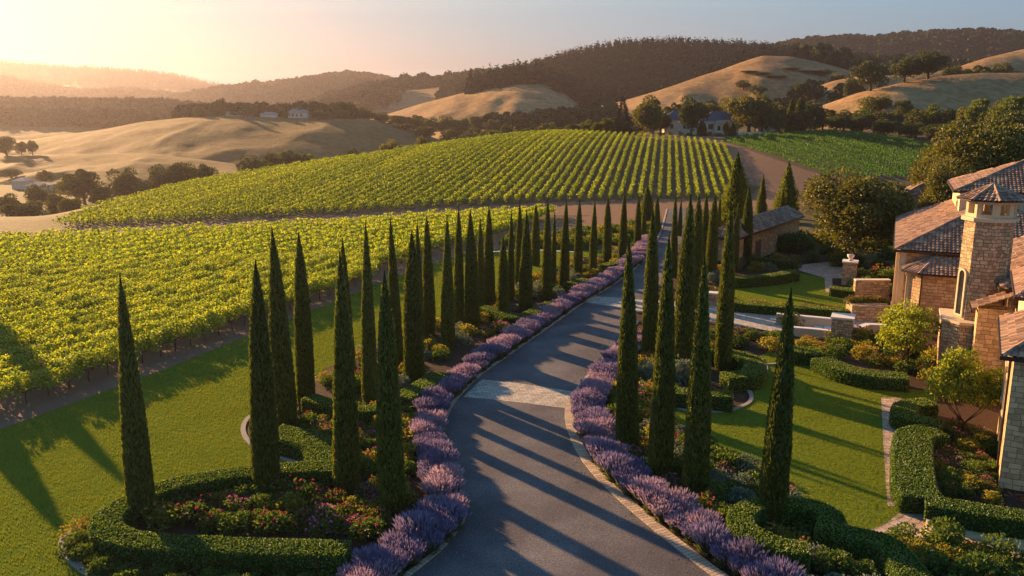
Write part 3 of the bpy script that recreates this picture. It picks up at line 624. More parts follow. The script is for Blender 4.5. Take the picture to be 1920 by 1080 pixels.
lavender_side(drive_r, -1, 29, P(0, 640)[1], 'right', (1.15, 1.95), 1.1)
# ------------------------------------------------------------------ clipped hedges
HEDGES = []
def hedge(pts, width, height, label, ztop_pts=True, dens=150, leaf=.11, step=.35, sm=True, cls='shaped'):
    """pts: picture points along the centre of the hedge's TOP"""
    p0 = [P(a, b, height) for a, b in pts]; p = catmull(p0, step) if sm and len(p0) > 2 else catmull(p0, step)
    nrm, d = normals2(p); nrm = np.array(nrm)
    HEDGES.append((p, width/2)); n = len(p); W = width/2
    prof = [(-W*.96, 0), (-W, height*.5), (-W*.97, height-.12), (-W*.88, height-.02), (0, height+.0), (W*.88, height-.02), (W*.97, height-.12), (W, height*.5), (W*.96, 0)]
    prof = np.array(prof); m = len(prof)
    r = np.random.default_rng(len(HEDGES))
    V = []
    for i in range(n):
        for (o, z) in prof: V.append((p[i, 0]+nrm[i, 0]*o*.96, p[i, 1]+nrm[i, 1]*o*.96, z*.97))
    V = np.array(V); Fq = [(i*m+k, i*m+k+1, (i+1)*m+k+1, (i+1)*m+k) for i in range(n-1) for k in range(m-1)]
    # end caps
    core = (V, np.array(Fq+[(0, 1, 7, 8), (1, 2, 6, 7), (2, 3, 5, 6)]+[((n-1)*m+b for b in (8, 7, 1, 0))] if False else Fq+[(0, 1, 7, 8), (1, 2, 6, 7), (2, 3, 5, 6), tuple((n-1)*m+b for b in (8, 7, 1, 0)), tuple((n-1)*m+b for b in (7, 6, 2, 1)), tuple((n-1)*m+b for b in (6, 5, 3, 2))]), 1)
    A = arc(p); Lh = A[-1]; seg = np.linalg.norm(np.diff(prof, axis=0), axis=1); ca = np.concatenate([[0], np.cumsum(seg)])
    near = 1.0 if p[:, 1].min() < 60 else .7
    cntl = int(Lh*ca[-1]*dens*near); s = r.random(cntl)*Lh; q = r.random(cntl)*ca[-1]
    o = np.interp(q, ca, prof[:, 0]); z = np.interp(q, ca, prof[:, 1])
    cx_ = np.interp(s, A, p[:, 0]); cy_ = np.interp(s, A, p[:, 1]); nx = np.interp(s, A, nrm[:, 0]); ny = np.interp(s, A, nrm[:, 1])
    wob = 1+.05*fbm(s*.8, q*.9, 3, 4)
    cen = np.stack([cx_+nx*o*wob, cy_+ny*o*wob, np.maximum(z, .04)*(1+.03*fbm(s, q, 2, 8))], 1)
    # ends
    ce = int(width*height*dens*near*2.2); 
    for e, sg in ((0, -1), (n-1, 1)):
        oo = (r.random(ce)*2-1)*W*.96; zz_ = r.random(ce)*height
        c2 = np.stack([p[e, 0]+nrm[e, 0]*oo+d[e, 0]*sg*.07, p[e, 1]+nrm[e, 1]*oo+d[e, 1]*sg*.07, zz_], 1); cen = np.concatenate([cen, c2])
    dirs = r.normal(size=(len(cen), 3)); dirs[:, 2] += .5
    Vl, Fl = leaves(cen, dirs, leaf*(.8+.5*r.random(len(cen))), leaf*.6, r=r)
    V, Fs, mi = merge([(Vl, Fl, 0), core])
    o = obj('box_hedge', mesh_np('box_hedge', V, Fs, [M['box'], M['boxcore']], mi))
    return tag(o, label, 'hedge')
hedge([(655, 872), (560, 874), (440, 884), (330, 903), (240, 938), (198, 970), (215, 998), (290, 1012), (450, 1020), (560, 1024), (648, 1026)], 1.5, 1.15, 'long curved box hedge wrapping the near left rose bed')
hedge([(512, 806), (560, 815), (600, 832), (622, 862)], 2.3, 1.0, 'short broad box hedge sloping between two cypresses by the left lawn kerb')
hedge([(580, 742), (625, 756), (668, 765), (712, 762)], 1.4, 1.0, 'box hedge behind the flowering shrubs at the foot of the slender cypresses')
hedge([(752, 742), (790, 722), (826, 698)], 1.8, 1.0, 'bright clipped hedge touching the left lavender beside the thick cypress')
hedge([(903, 574), (935, 582), (962, 592), (985, 589), (1012, 578), (1036, 566)], 1.7, 1.0, 'pointed clipped hedge bending round the left row beside the lavender')
hedge([(1066, 531), (1098, 522)], 1.5, 1.0, 'small box hedge near the far paving band, left of the drive')
hedge([(1132, 496), (1166, 488)], 1.5, .9, 'smallest far box hedge left of the drive')
hedge([(1555, 990), (1560, 965), (1530, 945), (1480, 941), (1420, 942), (1390, 960), (1395, 985), (1430, 1004), (1470, 1020), (1512, 1025)], 1.3, 1.25, 'box hedge looped round the nearest cypress on the right')
hedge([(1565, 990), (1613, 1000), (1660, 1012), (1690, 1042), (1740, 1110)], 1.5, 1.1, 'box hedge running to the bottom edge from the looped hedge')
hedge([(1256, 730), (1310, 734), (1372, 738)], 1.7, 1.1, 'dark square cut hedge between cypresses beside the right lawn')
hedge([(1330, 655), (1385, 662), (1415, 678), (1405, 698), (1360, 702)], 1.7, 1.1, 'rounded hedge curling round the tall cypress beside the right lawn')
hedge([(1478, 652), (1538, 656)], 2.2, 1.1, 'dark block hedge behind the right lawn near the steps')
hedge([(1542, 670), (1582, 688), (1630, 698), (1700, 704)], 2.0, 1.0, 'curved hedge along the kerb at the far edge of the right lawn')
hedge([(1746, 752), (1702, 756), (1697, 775), (1725, 784), (1764, 792)], 1.6, 1.0, 'hedge bent like a hook beside the leafy light green tree')
hedge([(1760, 806), (1716, 812), (1712, 860), (1716, 905), (1730, 930)], 2.2, 1.0, 'broad hedge along the flagstone path by the house')
hedge([(1738, 936), (1800, 946), (1870, 958), (1990, 975)], 1.5, 1.0, 'low hedge in front of the garden bed at the house corner')
hedge([(1368, 520), (1405, 518), (1450, 514), (1490, 506)], 1.5, 1.2, 'dark curved hedge at the back of the upper lawn')
hedge([(1560, 538), (1602, 543)], 1.8, .9, 'little square hedge by the stone pillar at the upper lawn')
hedge([(1378, 566), (1450, 572), (1520, 576), (1588, 580)], 1.4, .9, 'low loose hedge between the upper lawn and the paved court')
hedge([(1352, 478), (1420, 482), (1490, 490)], 1.2, 1.0, 'low hedge behind the flower bed below the barn')
# petals and leaves blown along the kerbs
_c = []
for ed, sg in ((drive_l, -1), (drive_r, 1)):
    nrm_, _ = normals2(ed); k_ = rng.integers(0, len(ed), 1500); off_ = np.abs(rng.normal(size=1500))*.55+.05
    _c.append(np.c_[ed[k_]+nrm_[k_]*(sg*off_)[:, None]+rng.normal(size=(1500, 2))*.2, np.full(1500, .025)])
_c = np.concatenate(_c); V, Fq = leaves(_c, np.c_[rng.normal(size=(len(_c), 2)), rng.normal(size=len(_c))*.15], .06+.05*rng.random(len(_c)), .04)
M['litter'] = leafmat('leaf_litter', [(.10, .06, .03), (.22, .14, .07), (.28, .22, .26)], .1, gloss=0)
tag(obj('leaf_litter', mesh_np('leaf_litter', V, [Fq], [M['litter']])), 'fallen leaves and petals scattered along the edges of the drive', 'litter', kind='stuff')
# ------------------------------------------------------------------ shrubs
def shrub_mesh(seed, mat, n=700, leaf=.13, r0=.7, flowers=None, nf=90, hz=.8, clumps=9):
    r = np.random.default_rng(seed)
    cc = r.normal(size=(clumps, 3)); cc = unit(cc)*r0*.55; cc[:, 2] = np.abs(cc[:, 2])*hz+.12; cr_ = r0*(.34+.2*r.random(clumps))
    k = r.integers(0, clumps, n); d = unit(r.normal(size=(n, 3))); cen = cc[k]+d*cr_[k][:, None]*(.75+.3*r.random(n))[:, None]
    cen[:, 2] = np.abs(cen[:, 2])
    V, Fq = leaves(cen, d+r.normal(size=(n, 3))*.5, leaf*(.7+.6*r.random(n)), leaf*.6, r=r)
    out = [('foliage', mesh_np('shrub_foliage', V, [Fq], [M[mat]]))]
    if flowers:
        k = r.integers(0, clumps, nf); d = unit(r.normal(size=(nf, 3))+np.array([0, 0, .8])); cen = cc[k]+d*cr_[k][:, None]*1.08
        cen = cen[cen[:, 2] > .1]; Vs = [];
        parts = []
        for j in range(3):
            v, f = leaves(cen+r.normal(size=cen.shape)*.015, r.normal(size=cen.shape), .09, .075, r=r); parts.append((v, f, 0))
        V, Fs, _ = merge(parts); out.append(('flowers', mesh_np('shrub_flowers', V, Fs, [M[flowers]])))
    return out
SH = {'rose': [Proto('rose_bush', 'rose bush', shrub_mesh(50+i, 'shg', flowers=('red', 'pink', 'red')[i], nf=(46, 60, 30)[i])) for i in range(3)],
      'gold': [Proto('golden_shrub', 'shrub', shrub_mesh(60+i, 'shy', flowers=(None, 'orange')[i], nf=34, leaf=.12)) for i in range(2)],
      'green': [Proto('shrub', 'shrub', shrub_mesh(70+i, 'shg', leaf=.11+.02*i, n=900)) for i in range(3)],
      'grey': [Proto('sage_bush', 'sage bush', shrub_mesh(80+i, 'shs', leaf=.11, n=900)) for i in range(2)]}
WORD = {'rose': ('leafy bush dotted with red flowers', 'leafy bush covered in pink flowers', 'dark bush with sparse red flowers'), 'gold': ('yellow green rounded shrub', 'golden shrub with orange blooms'), 'green': ('dark green low shrub', 'mid green shrub', 'coarse leaved green shrub'), 'grey': ('silvery grey shrub', 'pale grey green shrub')}
SEGA = []
def dist_line(x, y, p):
    return np.min((p[:, 0]-x)**2+(p[:, 1]-y)**2)**.5
bl = bed_l; brp = bed_r
def free(x, y, rad):
    for c in TREES:
        if (x-c[0])**2+(y-c[1])**2 < (c[2]+rad*.5)**2: return False
    for c in SHRUBOUT:
        if (x-c[0])**2+(y-c[1])**2 < (c[2]*.8+rad*.6)**2: return False
    for p, hw in HEDGES:
        if dist_line(x, y, p) < hw+rad*.55: return False
    return True
shr_n = {}
def shrub(kind, x, y, s, where):
    i = random.randrange(len(SH[kind])); base = WORD[kind][i]
    key = base+where; shr_n[key] = shr_n.get(key, 0)+1
    lab = f'{ordw(shr_n[key]-1)} {base} {where}'
    SH[kind][i].put((x, y, 0), random.random()*6.28, (s, s, s*random.uniform(.8, 1.05)), lab, f'shrubs {where}')
    SHRUBOUT.append((x, y, .55*s))
def fill(poly_px, n, kinds, smin, smax, where, tries=60, forb=()):
    n = int(n*1.2); smin *= 1.12; smax *= 1.15; poly = PP(poly_px); xs = [p[0] for p in poly]; ys = [p[1] for p in poly]; done = 0; cand = []
    for _ in range(n*tries):
        x = random.uniform(min(xs), max(xs)); y = random.uniform(min(ys), max(ys)); s = random.uniform(smin, smax)
        if not pip(np.array([x]), np.array([y]), poly)[0]: continue
        if any(pip(np.array([x]), np.array([y]), f)[0] for f in forb): continue
        if not free(x, y, .55*s): continue
        shrub(random.choice(kinds), x, y, s, where); done += 1
        if done >= n: break
    return done
nb = 0
nb += fill([(250, 960), (330, 925), (440, 905), (560, 895), (660, 890), (720, 960), (700, 1010), (560, 1005), (300, 995)], 26, ['rose', 'rose', 'rose', 'gold', 'green'], 1.0, 1.5, 'inside the curved left hedge')
nb += fill([(130, 1010), (175, 985), (200, 1030), (300, 1050), (480, 1058), (640, 1062), (600, 1130), (300, 1130), (205, 1095), (150, 1060)], 26, ['green', 'green', 'gold', 'grey', 'green'], .8, 1.25, 'outside the curved left hedge')
nb += fill([(480, 785), (540, 750), (610, 770), (760, 780), (770, 900), (740, 960), (690, 900), (640, 840), (560, 800)], 30, ['gold', 'gold', 'rose', 'green'], .9, 1.4, 'beside the near left lavender')
nb += fill([(560, 742), (640, 680), (720, 645), (800, 612), (870, 590), (900, 625), (850, 670), (800, 710), (760, 760), (700, 745)], 34, ['rose', 'gold', 'gold', 'grey', 'green'], 1.0, 1.5, 'in the middle left border')
nb += fill([(870, 585), (930, 555), (1000, 522), (1080, 492), (1190, 462), (1215, 470), (1100, 530), (1000, 590), (920, 640)], 42, ['gold', 'green', 'gold', 'rose', 'grey'], 1.0, 1.6, 'in the far left border')
nb += fill([(1090, 765), (1130, 700), (1180, 650), (1260, 640), (1330, 660), (1260, 720), (1260, 800), (1200, 860), (1130, 800)], 30, ['gold', 'rose', 'green', 'gold', 'grey'], 1.0, 1.5, 'around the near right cypresses')
nb += fill([(1160, 840), (1260, 800), (1330, 845), (1440, 905), (1500, 945), (1420, 935), (1380, 960), (1380, 1000), (1290, 940), (1210, 890)], 34, ['rose', 'green', 'green', 'rose', 'grey'], 1.0, 1.4, 'between right lawn and lavender')
nb += fill([(1430, 1000), (1470, 960), (1540, 980), (1560, 1010), (1650, 1040), (1700, 1120), (1500, 1120), (1400, 1030)], 24, ['green', 'grey', 'green', 'gold'], 1.0, 1.4, 'around the looped right hedge')
nb += fill([(1690, 1020), (1780, 1025), (1860, 1045), (1990, 1070), (1990, 1140), (1740, 1140)], 18, ['green', 'green', 'gold'], 1.0, 1.6, 'below the corner terrace')
nb += fill([(1740, 820), (1850, 815), (1868, 900), (1860, 945), (1740, 925)], 20, ['green', 'green', 'gold', 'rose'], .8, 1.2, 'in the hedged house bed')
nb += fill([(1430, 640), (1560, 640), (1660, 660), (1760, 690), (1800, 740), (1700, 700), (1560, 672), (1440, 655)], 20, ['rose', 'gold', 'green', 'gold'], 1.1, 1.7, 'beyond the right lawn')
nb += fill([(1180, 640), (1240, 610), (1330, 615), (1440, 635), (1440, 655), (1330, 650), (1200, 660)], 18, ['rose', 'rose', 'green'], 1.0, 1.4, 'beside the paved court')
nb += fill([(1300, 500), (1360, 480), (1500, 488), (1500, 502), (1380, 520), (1320, 555), (1260, 560)], 22, ['rose', 'gold', 'grey', 'gold'], 1.2, 1.8, 'in the bed below the barn')
nb += fill([(1380, 572), (1590, 585), (1590, 592), (1380, 578)], 10, ['gold', 'rose'], .9, 1.2, 'edging the upper lawn')
for (px, py, s, k, lab) in [(1480, 610, 2.0, 'gold', 'bright rounded shrub beside the court wall, behind the nearest right cypress'), (1268, 712, 2.4, 'grey', 'large silvery shrub between the right cypresses'), (1215, 712, 2.0, 'grey', 'silvery shrub left of the large silvery one'), (1008, 558, 2.4, 'grey', 'silvery shrub between the left cypresses near the pointed hedge'), (1430, 462, 3.0, 'gold', 'leafy shrub against the barn wall'), (1470, 470, 3.4, 'green', 'dark shrub beneath the slim cypress at the barn'), (1500, 470, 4.0, 'green', 'large dark shrub between the barn and the oak'), (1755, 690, 2.4, 'gold', 'feathery shrub at the foot of the stone buttress'), (1580, 500, 2.4, 'green', 'dark bush beside the stone pillar'), (1790, 810, 1.3, 'rose', 'bush with purple flower heads near the house corner')]:
    x, y = P(px, py); SH[k][0].put((x, y, 0), 1.0, s, lab); SHRUBOUT.append((x, y, .5*s))
for (poly_, n_, k_, w_) in [([(1490, 455), (1560, 440), (1700, 445), (1700, 500), (1600, 512), (1560, 488), (1500, 492)], 26, ['green', 'green', 'gold'], 'under the oak behind the upper garden'), ([(1600, 520), (1680, 520), (1680, 556), (1606, 556)], 8, ['green', 'rose'], 'behind the retaining wall'), ([(1590, 645), (1700, 645), (1800, 700), (1830, 760), (1760, 740), (1700, 690)], 14, ['green', 'gold', 'rose'], 'at the foot of the villa wall')]:
    fill(poly_, n_, k_, 1.5, 2.3, w_)
# extra far-left garden greenery beyond the small lawn
nb += fill([(930, 462), (1080, 466), (1190, 455), (1230, 430), (1200, 425), (1080, 442), (960, 455)], 40, ['green', 'gold', 'green'], 1.4, 2.2, 'beyond the small far lawn')
# ------------------------------------------------------------------ turf blades
def turf(name, poly, dens, excl, label, hgt=.06):
    xs = [p[0] for p in poly]; ys = [p[1] for p in poly]; x0, x1, y0, y1 = max(min(xs), -60), max(xs), max(min(ys), 26), max(ys)
    n = int((x1-x0)*(y1-y0)*dens); r = np.random.default_rng(5); x = x0+(x1-x0)*r.random(n); y = y0+(y1-y0)*r.random(n)
    keep = pip(x, y, poly) & (np.abs(x/y) < .66) & (r.random(n) < np.clip((55/y)**1.5, .12, 1))
    for e in excl: keep &= ~pip(x, y, e)
    x, y = x[keep], y[keep]; n = len(x); sz = np.clip(y/50, 1, 2.2)
    d = np.stack([r.normal(size=n)*.45, r.normal(size=n)*.45, np.ones(n)], 1)
    patch = 1+.25*fbm(x*.4, y*.4, 2, 3)
    V, Fq = leaves(np.stack([x, y, .02+np.full(n, hgt*.42)], 1), d, hgt*1.25*patch, .034*sz, r=r)
    return tag(obj(name, mesh_np(name, V, [Fq], [M['grass']])), label, 'grass', kind='stuff')
turf('grass', lawn_l, 110, [bed_l], 'sunlit mown grass of the left lawn striped with long tree shadows')
turf('grass', lawn_r, 110, [], 'mown grass of the right lawn in front of the house')
turf('grass', lawn_u, 60, [], 'mown grass of the upper lawn behind the paved court')
# ------------------------------------------------------------------ vines of the lower field
def vine_foliage(seed, n, leaf, L=1.9, Wd=.5, z0=.75, z1=2.0):
    r = np.random.default_rng(seed); k = 16
    cx_ = (r.random(k)-.5)*L; cyy = r.normal(size=k)*Wd*.35; cz = z0+.25+(z1-z0-.35)*r.random(k); rad = .30+.18*r.random(k)
    j = r.integers(0, k, n); d = unit(r.normal(size=(n, 3))); cen = np.stack([cx_[j], cyy[j], cz[j]], 1)+d*rad[j][:, None]*(.7+.4*r.random(n))[:, None]
    m = n//6; sh = np.stack([(r.random(m)-.5)*L, r.normal(size=m)*.25, z1-.1+.35*r.random(m)], 1); cen[:m] = sh
    dd = r.normal(size=(n, 3)); dd[:, 2] -= .2
    return leaves(cen, dd, leaf*(.75+.6*r.random(n)), leaf*.85, r=r)
def vtrunk():
    V, Fq, _ = merge([(*tube([(0, 0, -.05), (.04, .02, .4), (-.03, 0, .85)], [.055, .04, .035], 6), 0), (*tube([(-.9, 0, .86), (-.4, .02, .92), (0, 0, .84), (.45, -.02, .92), (.9, 0, .88)], [.015, .025, .03, .025, .015], 5), 0)])
    return mesh_np('vine_trunk', V, Fq, [M['vbark']], smooth=True)
vt = vtrunk(); vps = [Proto('grapevine', 'grapevine', [('foliage', mesh_np('vine_foliage', *(lambda a: (a[0], [a[1]]))(vine_foliage(90+i, 720, .165)), [M['vine']])), ('trunk', vt)]) for i in range(4)]
ra = np.array(P(170, 716)); rb = np.array(P(640, 548)); rd = (rb-ra)/np.linalg.norm(rb-ra); rn = np.array([-rd[1], rd[0]])
vcrop = PP([(-900, 1160), (-200, 862), (160, 722), (445, 617), (645, 549), (705, 524), (800, 486), (850, 470), (930, 462), (1060, 442), (1160, 430), (1228, 410), (1160, 408), (1000, 405), (800, 419), (640, 432), (480, 441), (300, 450), (92, 457), (0, 460), (-300, 470), (-900, 484)])
rang = math.atan2(rd[1], rd[0]); allv = []
for k in range(0, 75):
    for j in range(-80, 160):
        q = ra+rn*(k*2.35)+rd*(j*1.75+random.uniform(-.1, .1)+(k % 2)*.6)
        if k == 0: q = q+rn*.1
        allv.append((q[0], q[1], k, j))
av = np.array(allv); ok = pip(av[:, 0], av[:, 1], vcrop) & (av[:, 0]/np.maximum(av[:, 1], 1) > -.66) & (av[:, 1] > 20)
av = av[ok]; av = av[np.argsort(av[:, 0]**2+av[:, 1]**2)]
near = av[av[:, 0]/av[:, 1] > -.61][:300]; ns_ = set(map(tuple, near.tolist())); far = np.array([a for a in av.tolist() if tuple(a) not in ns_])
kc = {}
for x, y, k, j in sorted(near.tolist(), key=lambda a: (a[2], a[3])):
    kc[k] = kc.get(k, 0)+1; s = random.uniform(.9, 1.12)
    vps[random.randrange(4)].put((x, y, 0), rang+(math.pi if random.random() < .5 else 0)+random.uniform(-.08, .08), (s, s*1.15, s*random.uniform(.92, 1.1)), f'leafy grapevine, {ordw(kc[k]-1)} from the left in the {ordw(int(k))} vine row from the lawn', 'grapevines of the lower vineyard')
def scatter(protoVF, pts, rot, scl, zs):
    """one mesh of many small plants"""
    out = []; pid = rng.integers(0, len(protoVF), len(pts))
    for i, (V, Fq) in enumerate(protoVF):
        m = pid == i; n = m.sum()
        if not n: continue
        c, s = np.cos(rot[m]), np.sin(rot[m]); sc3 = scl[m]
        X = V[None, :, 0]*sc3[:, None, 0]; Y = V[None, :, 1]*sc3[:, None, 0]; Z = V[None, :, 2]*sc3[:, None, 1]
        W = np.stack([X*c[:, None]-Y*s[:, None]+pts[m][:, 0:1], X*s[:, None]+Y*c[:, None]+pts[m][:, 1:2], Z+zs[m][:, None]], -1).reshape(-1, 3)
        G = (Fq[None]+(np.arange(n)*len(V))[:, None, None]).reshape(-1, Fq.shape[1]); out.append((W, G, 0))
    return merge(out)
fm = far[:, 1] < 95
parts_ = []
for msk, nl, lf in ((fm, 340, .21), (~fm, 170, .28)):
    f = far[msk]; n = len(f); pr = [vine_foliage(120+i, nl, lf) for i in range(3)]
    V, Fs, _ = scatter(pr, f[:, :2], np.full(n, rang)+rng.normal(size=n)*.05, np.stack([.95+.15*rng.random(n), .9+.2*rng.random(n)], 1), np.zeros(n)); parts_.append((V, Fs[0], 0))
V, Fs, _ = merge(parts_)
tag(obj('vineyard', mesh_np('vineyard', V, Fs, [M['vine']])), 'distant grapevines filling the rest of the lower vineyard', 'vineyard', kind='stuff')
# ------------------------------------------------------------------ vine rows on the hill
def hit(px, py, lo=60, hi=700):
    X, Y, Z = ray(px, py); D = np.linspace(lo, hi, 2600); h = base_h(X/Y*D, D); z = CAMH+Z/Y*D
    i = int(np.argmax(z <= h)); return X/Y*D[i], D[i], float(h[i])
def vine_rows(dirv, poly, spacing, c0, c1, mat, dens, leaf, label, grp, wid=.40, z0=.35, z1=1.75):
    dirv = np.array(dirv)/np.linalg.norm(dirv); nv = np.array([dirv[1], -dirv[0]]); k = 0
    r = np.random.default_rng(3); c = c0
    while c < c1:
        s = np.arange(60, 420, .25); x = nv[0]*c+dirv[0]*s; y = nv[1]*c+dirv[1]*s
        y = np.maximum(y, 1); z = base_h(x, y); px, py = photo_xy(x, y, z); ins = pip(px, py, poly) & (y > 120) & (y < 372)
        yc_ = np.interp(np.clip(x/y, -1.6, 1.6), TG, YC); ins &= (y < yc_+8)
        if ins.sum() > 12:
            idx = np.where(ins)[0]; n = int(len(idx)*.25*dens)
            j = idx[r.integers(0, len(idx), n)]; j = np.clip(((j//6)*6+3+np.round(r.normal(size=n)*1.35)).astype(int), idx[0], idx[-1]); jx = x[j]+r.normal(size=n)*wid*.5*nv[0]+dirv[0]*r.random(n)*.25; jy = y[j]+r.normal(size=n)*wid*.5*nv[1]+dirv[1]*r.random(n)*.25
            lump = .82+.3*vnoise(s[j]*.55, np.full(n, c), 3)
            zz_ = z[j]+z0+(z1-z0)*lump*r.random(n)**.8
            V, Fq = leaves(np.stack([jx, jy, zz_], 1), r.normal(size=(n, 3))+np.array([0, 0, .2]), leaf*(.7+.6*r.random(n)), leaf*.8, r=r)
            o = obj('vine_row', mesh_np('vine_row', V, [Fq], [mat])); tag(o, label.format(ordw(k)), 'vine row', grp); k += 1
        c += spacing
    return k
kk = vine_rows((.1755, .984), hill_rows_poly, 2.1, -125, 30, M['vinefar'], 32, .36, 'trellised vine row on the big hill, {} counting from its left tip', 'vine rows on the big hill')
w1 = hit(1364, 262); w2 = hit(1556, 316)
kk2 = vine_rows((w1[0]-w2[0], w1[1]-w2[1]), hill_right_poly, 3.9, 60, 330, M['vinegreen'], 24, .42, 'green vine row in the right hand block, {} counting from the dirt track', 'vine rows in the right block', wid=.22, z0=.3, z1=1.2)
print('rows', kk, kk2)
# ------------------------------------------------------------------ trees
def crown_mesh(name, seed, mat, w_=10, h_=9, zb=.8, n=5200, leaf=.38, clumps=34, flat=.9, droop=.0):
    r = np.random.default_rng(seed); hc = (h_-zb)
    d = unit(r.normal(size=(clumps, 3))); q = r.random(clumps)**.45
    cc = d*q[:, None]*np.array([w_*.38, w_*.38, hc*.36]); cc[:, 2] += zb+hc*.5; cr_ = w_*(.10+.085*r.random(clumps))
    k = r.integers(0, clumps, n); d2 = unit(r.normal(size=(n, 3))+np.array([0, 0, .25])); cen = cc[k]+d2*cr_[k][:, None]*(.72+.36*r.random(n))[:, None]*np.array([1, 1, flat])
    V, Fq = leaves(cen, d2+r.normal(size=(n, 3))*.7-np.array([0, 0, droop]), leaf*(.65+.7*r.random(n)), leaf*.62, r=r)
    return mesh_np(name, V, [Fq], [M[mat]]), cc
def limbs_mesh(cc, h=9, r0=.32, split=.28, mat='bark', nl=9, lean=0):
    fork = (lean*.1, 0, h*split); parts = [(*tube([(0, 0, -.3), (lean*.04, .03, h*split*.5), fork], [r0*1.35, r0, r0*.85], 8), 0)]
    order = np.argsort(-np.abs(cc[:, 0])-np.abs(cc[:, 1]))[:nl]
    for i in order:
        c = cc[i]; mid = ((fork[0]+c[0])*.5, (fork[1]+c[1])*.5, fork[2]+(c[2]-fork[2])*.38)
        parts.append((*tube([fork, mid, tuple(c)], [r0*.5, r0*.3, r0*.1], 5), 0))
    V, Fs, _ = merge(parts); return mesh_np('trunk', V, Fs, [M[mat]], smooth=True)
def tree_proto(name, cat, seed, mat, leaf=.38, n=5200, w_=10, h_=9, **kw):
    me, cc = crown_mesh('crown', seed, mat, w_, h_, leaf=leaf, n=n, **kw); return Proto(name, cat, [('crown', me), ('trunk', limbs_mesh(cc, h_))])
OAK = [tree_proto('oak_tree', 'oak', 200+i, 'oak', leaf=.55, n=6000) for i in range(4)]
OAKW = [tree_proto('oak_tree', 'oak', 210+i, 'oakw', leaf=.5, n=7000) for i in range(3)]
BIG = [tree_proto('oak_tree', 'oak', 220+i, 'oakw', leaf=.27, n=26000, clumps=52) for i in range(2)]
BIGG = tree_proto('oak_tree', 'oak', 224, 'oak', leaf=.27, n=26000, clumps=56)
POP = [tree_proto('tree', 'tree', 230+i, 'poplar', leaf=.5, n=5000, w_=7, h_=10, zb=.6) for i in range(2)]
LIGHT = [Proto('ornamental_tree', 'tree', [('crown', crown_mesh('crown', 240+i, 'maple', 5, 5, 1.1, 6500, .20, 34)[0]), ('trunk', limbs_mesh(crown_mesh('x', 240+i, 'maple', 5, 5, 1.1, 10, .2, 34)[1], 5, .09, .12, nl=8))]) for i in range(2)]
def fir_mesh():
    r = np.random.default_rng(9); n = 3400; z = 10*(1-np.sqrt(1-r.random(n)*.99))*.98+.3; a = r.random(n)*6.283; tier = .72+.28*np.abs(np.sin(z*4.3+np.sin(a*3)*.8)); rr = (10.3-z)*.30*tier*(.45+.6*r.random(n))
    V, Fq = leaves(np.stack([rr*np.cos(a), rr*np.sin(a), z-rr*.12], 1), np.stack([np.cos(a), np.sin(a), -.25+0*a], 1)+r.normal(size=(n, 3))*.25, .6, .16, r=r); return mesh_np('fir_crown', V, [Fq], [M['conif']])
FIR = Proto('fir_tree', 'fir', [('crown', fir_mesh()), ('trunk', trunk_mesh('trunk', 3, .2, M['bark']))])
KIND = {'o': (OAK, 10, 9), 'w': (OAKW, 10, 9), 'p': (POP, 7, 10), 'f': ([FIR], 6, 10.3), 'c': (cyp_protos, 1.42, 12)}
def trees(lst, grp, fmt):
    """(px, top row, distance, width in px, kind[, own label])"""
    for i, e in enumerate(lst):
        ps, wm, hm = KIND[e[4]]; lab = e[5] if len(e) > 5 else fmt.format(ordw(i))
        stand(ps[i % len(ps)], e[0], e[1], e[2], e[3], wm, hm, lab, grp)
def base_stand(pr, bx, by, top, wpx, wm, hm, lab):
    x, y = P(bx, by); h = top_height(x, y, top); wd = wpx/px_m(bx, by); pr.put((x, y, 0), random.random()*6, (wd/wm, wd/wm, h/hm), lab)
base_stand(BIG[0], 1598, 497, 312, 245, 10, 9, 'large bronze green oak between the stone barn and the villa')
base_stand(LIGHT[0], 1690, 694, 566, 130, 5, 5, 'light green ornamental tree with forked pale trunk in front of the villa wall')
base_stand(LIGHT[1], 1805, 812, 650, 150, 5, 5, 'larger yellow green ornamental tree beside the hedge and stone buttress')
stand(BIG[1], 1850, 212, 128, 255, 10, 9, 'huge bronze green oak rising behind the villa roofs')
stand(BIGG, 1925, 196, 150, 200, 10, 9, 'dark oak behind the huge oak at the right edge')
stand(BIG[0], 1790, 292, 118, 130, 10, 9, 'lower oak in front of the huge oak, above the long tiled roof')
stand(BIGG, 1660, 345, 122, 110, 10, 9, 'dark oak between the bronze oak and the long tiled roof')
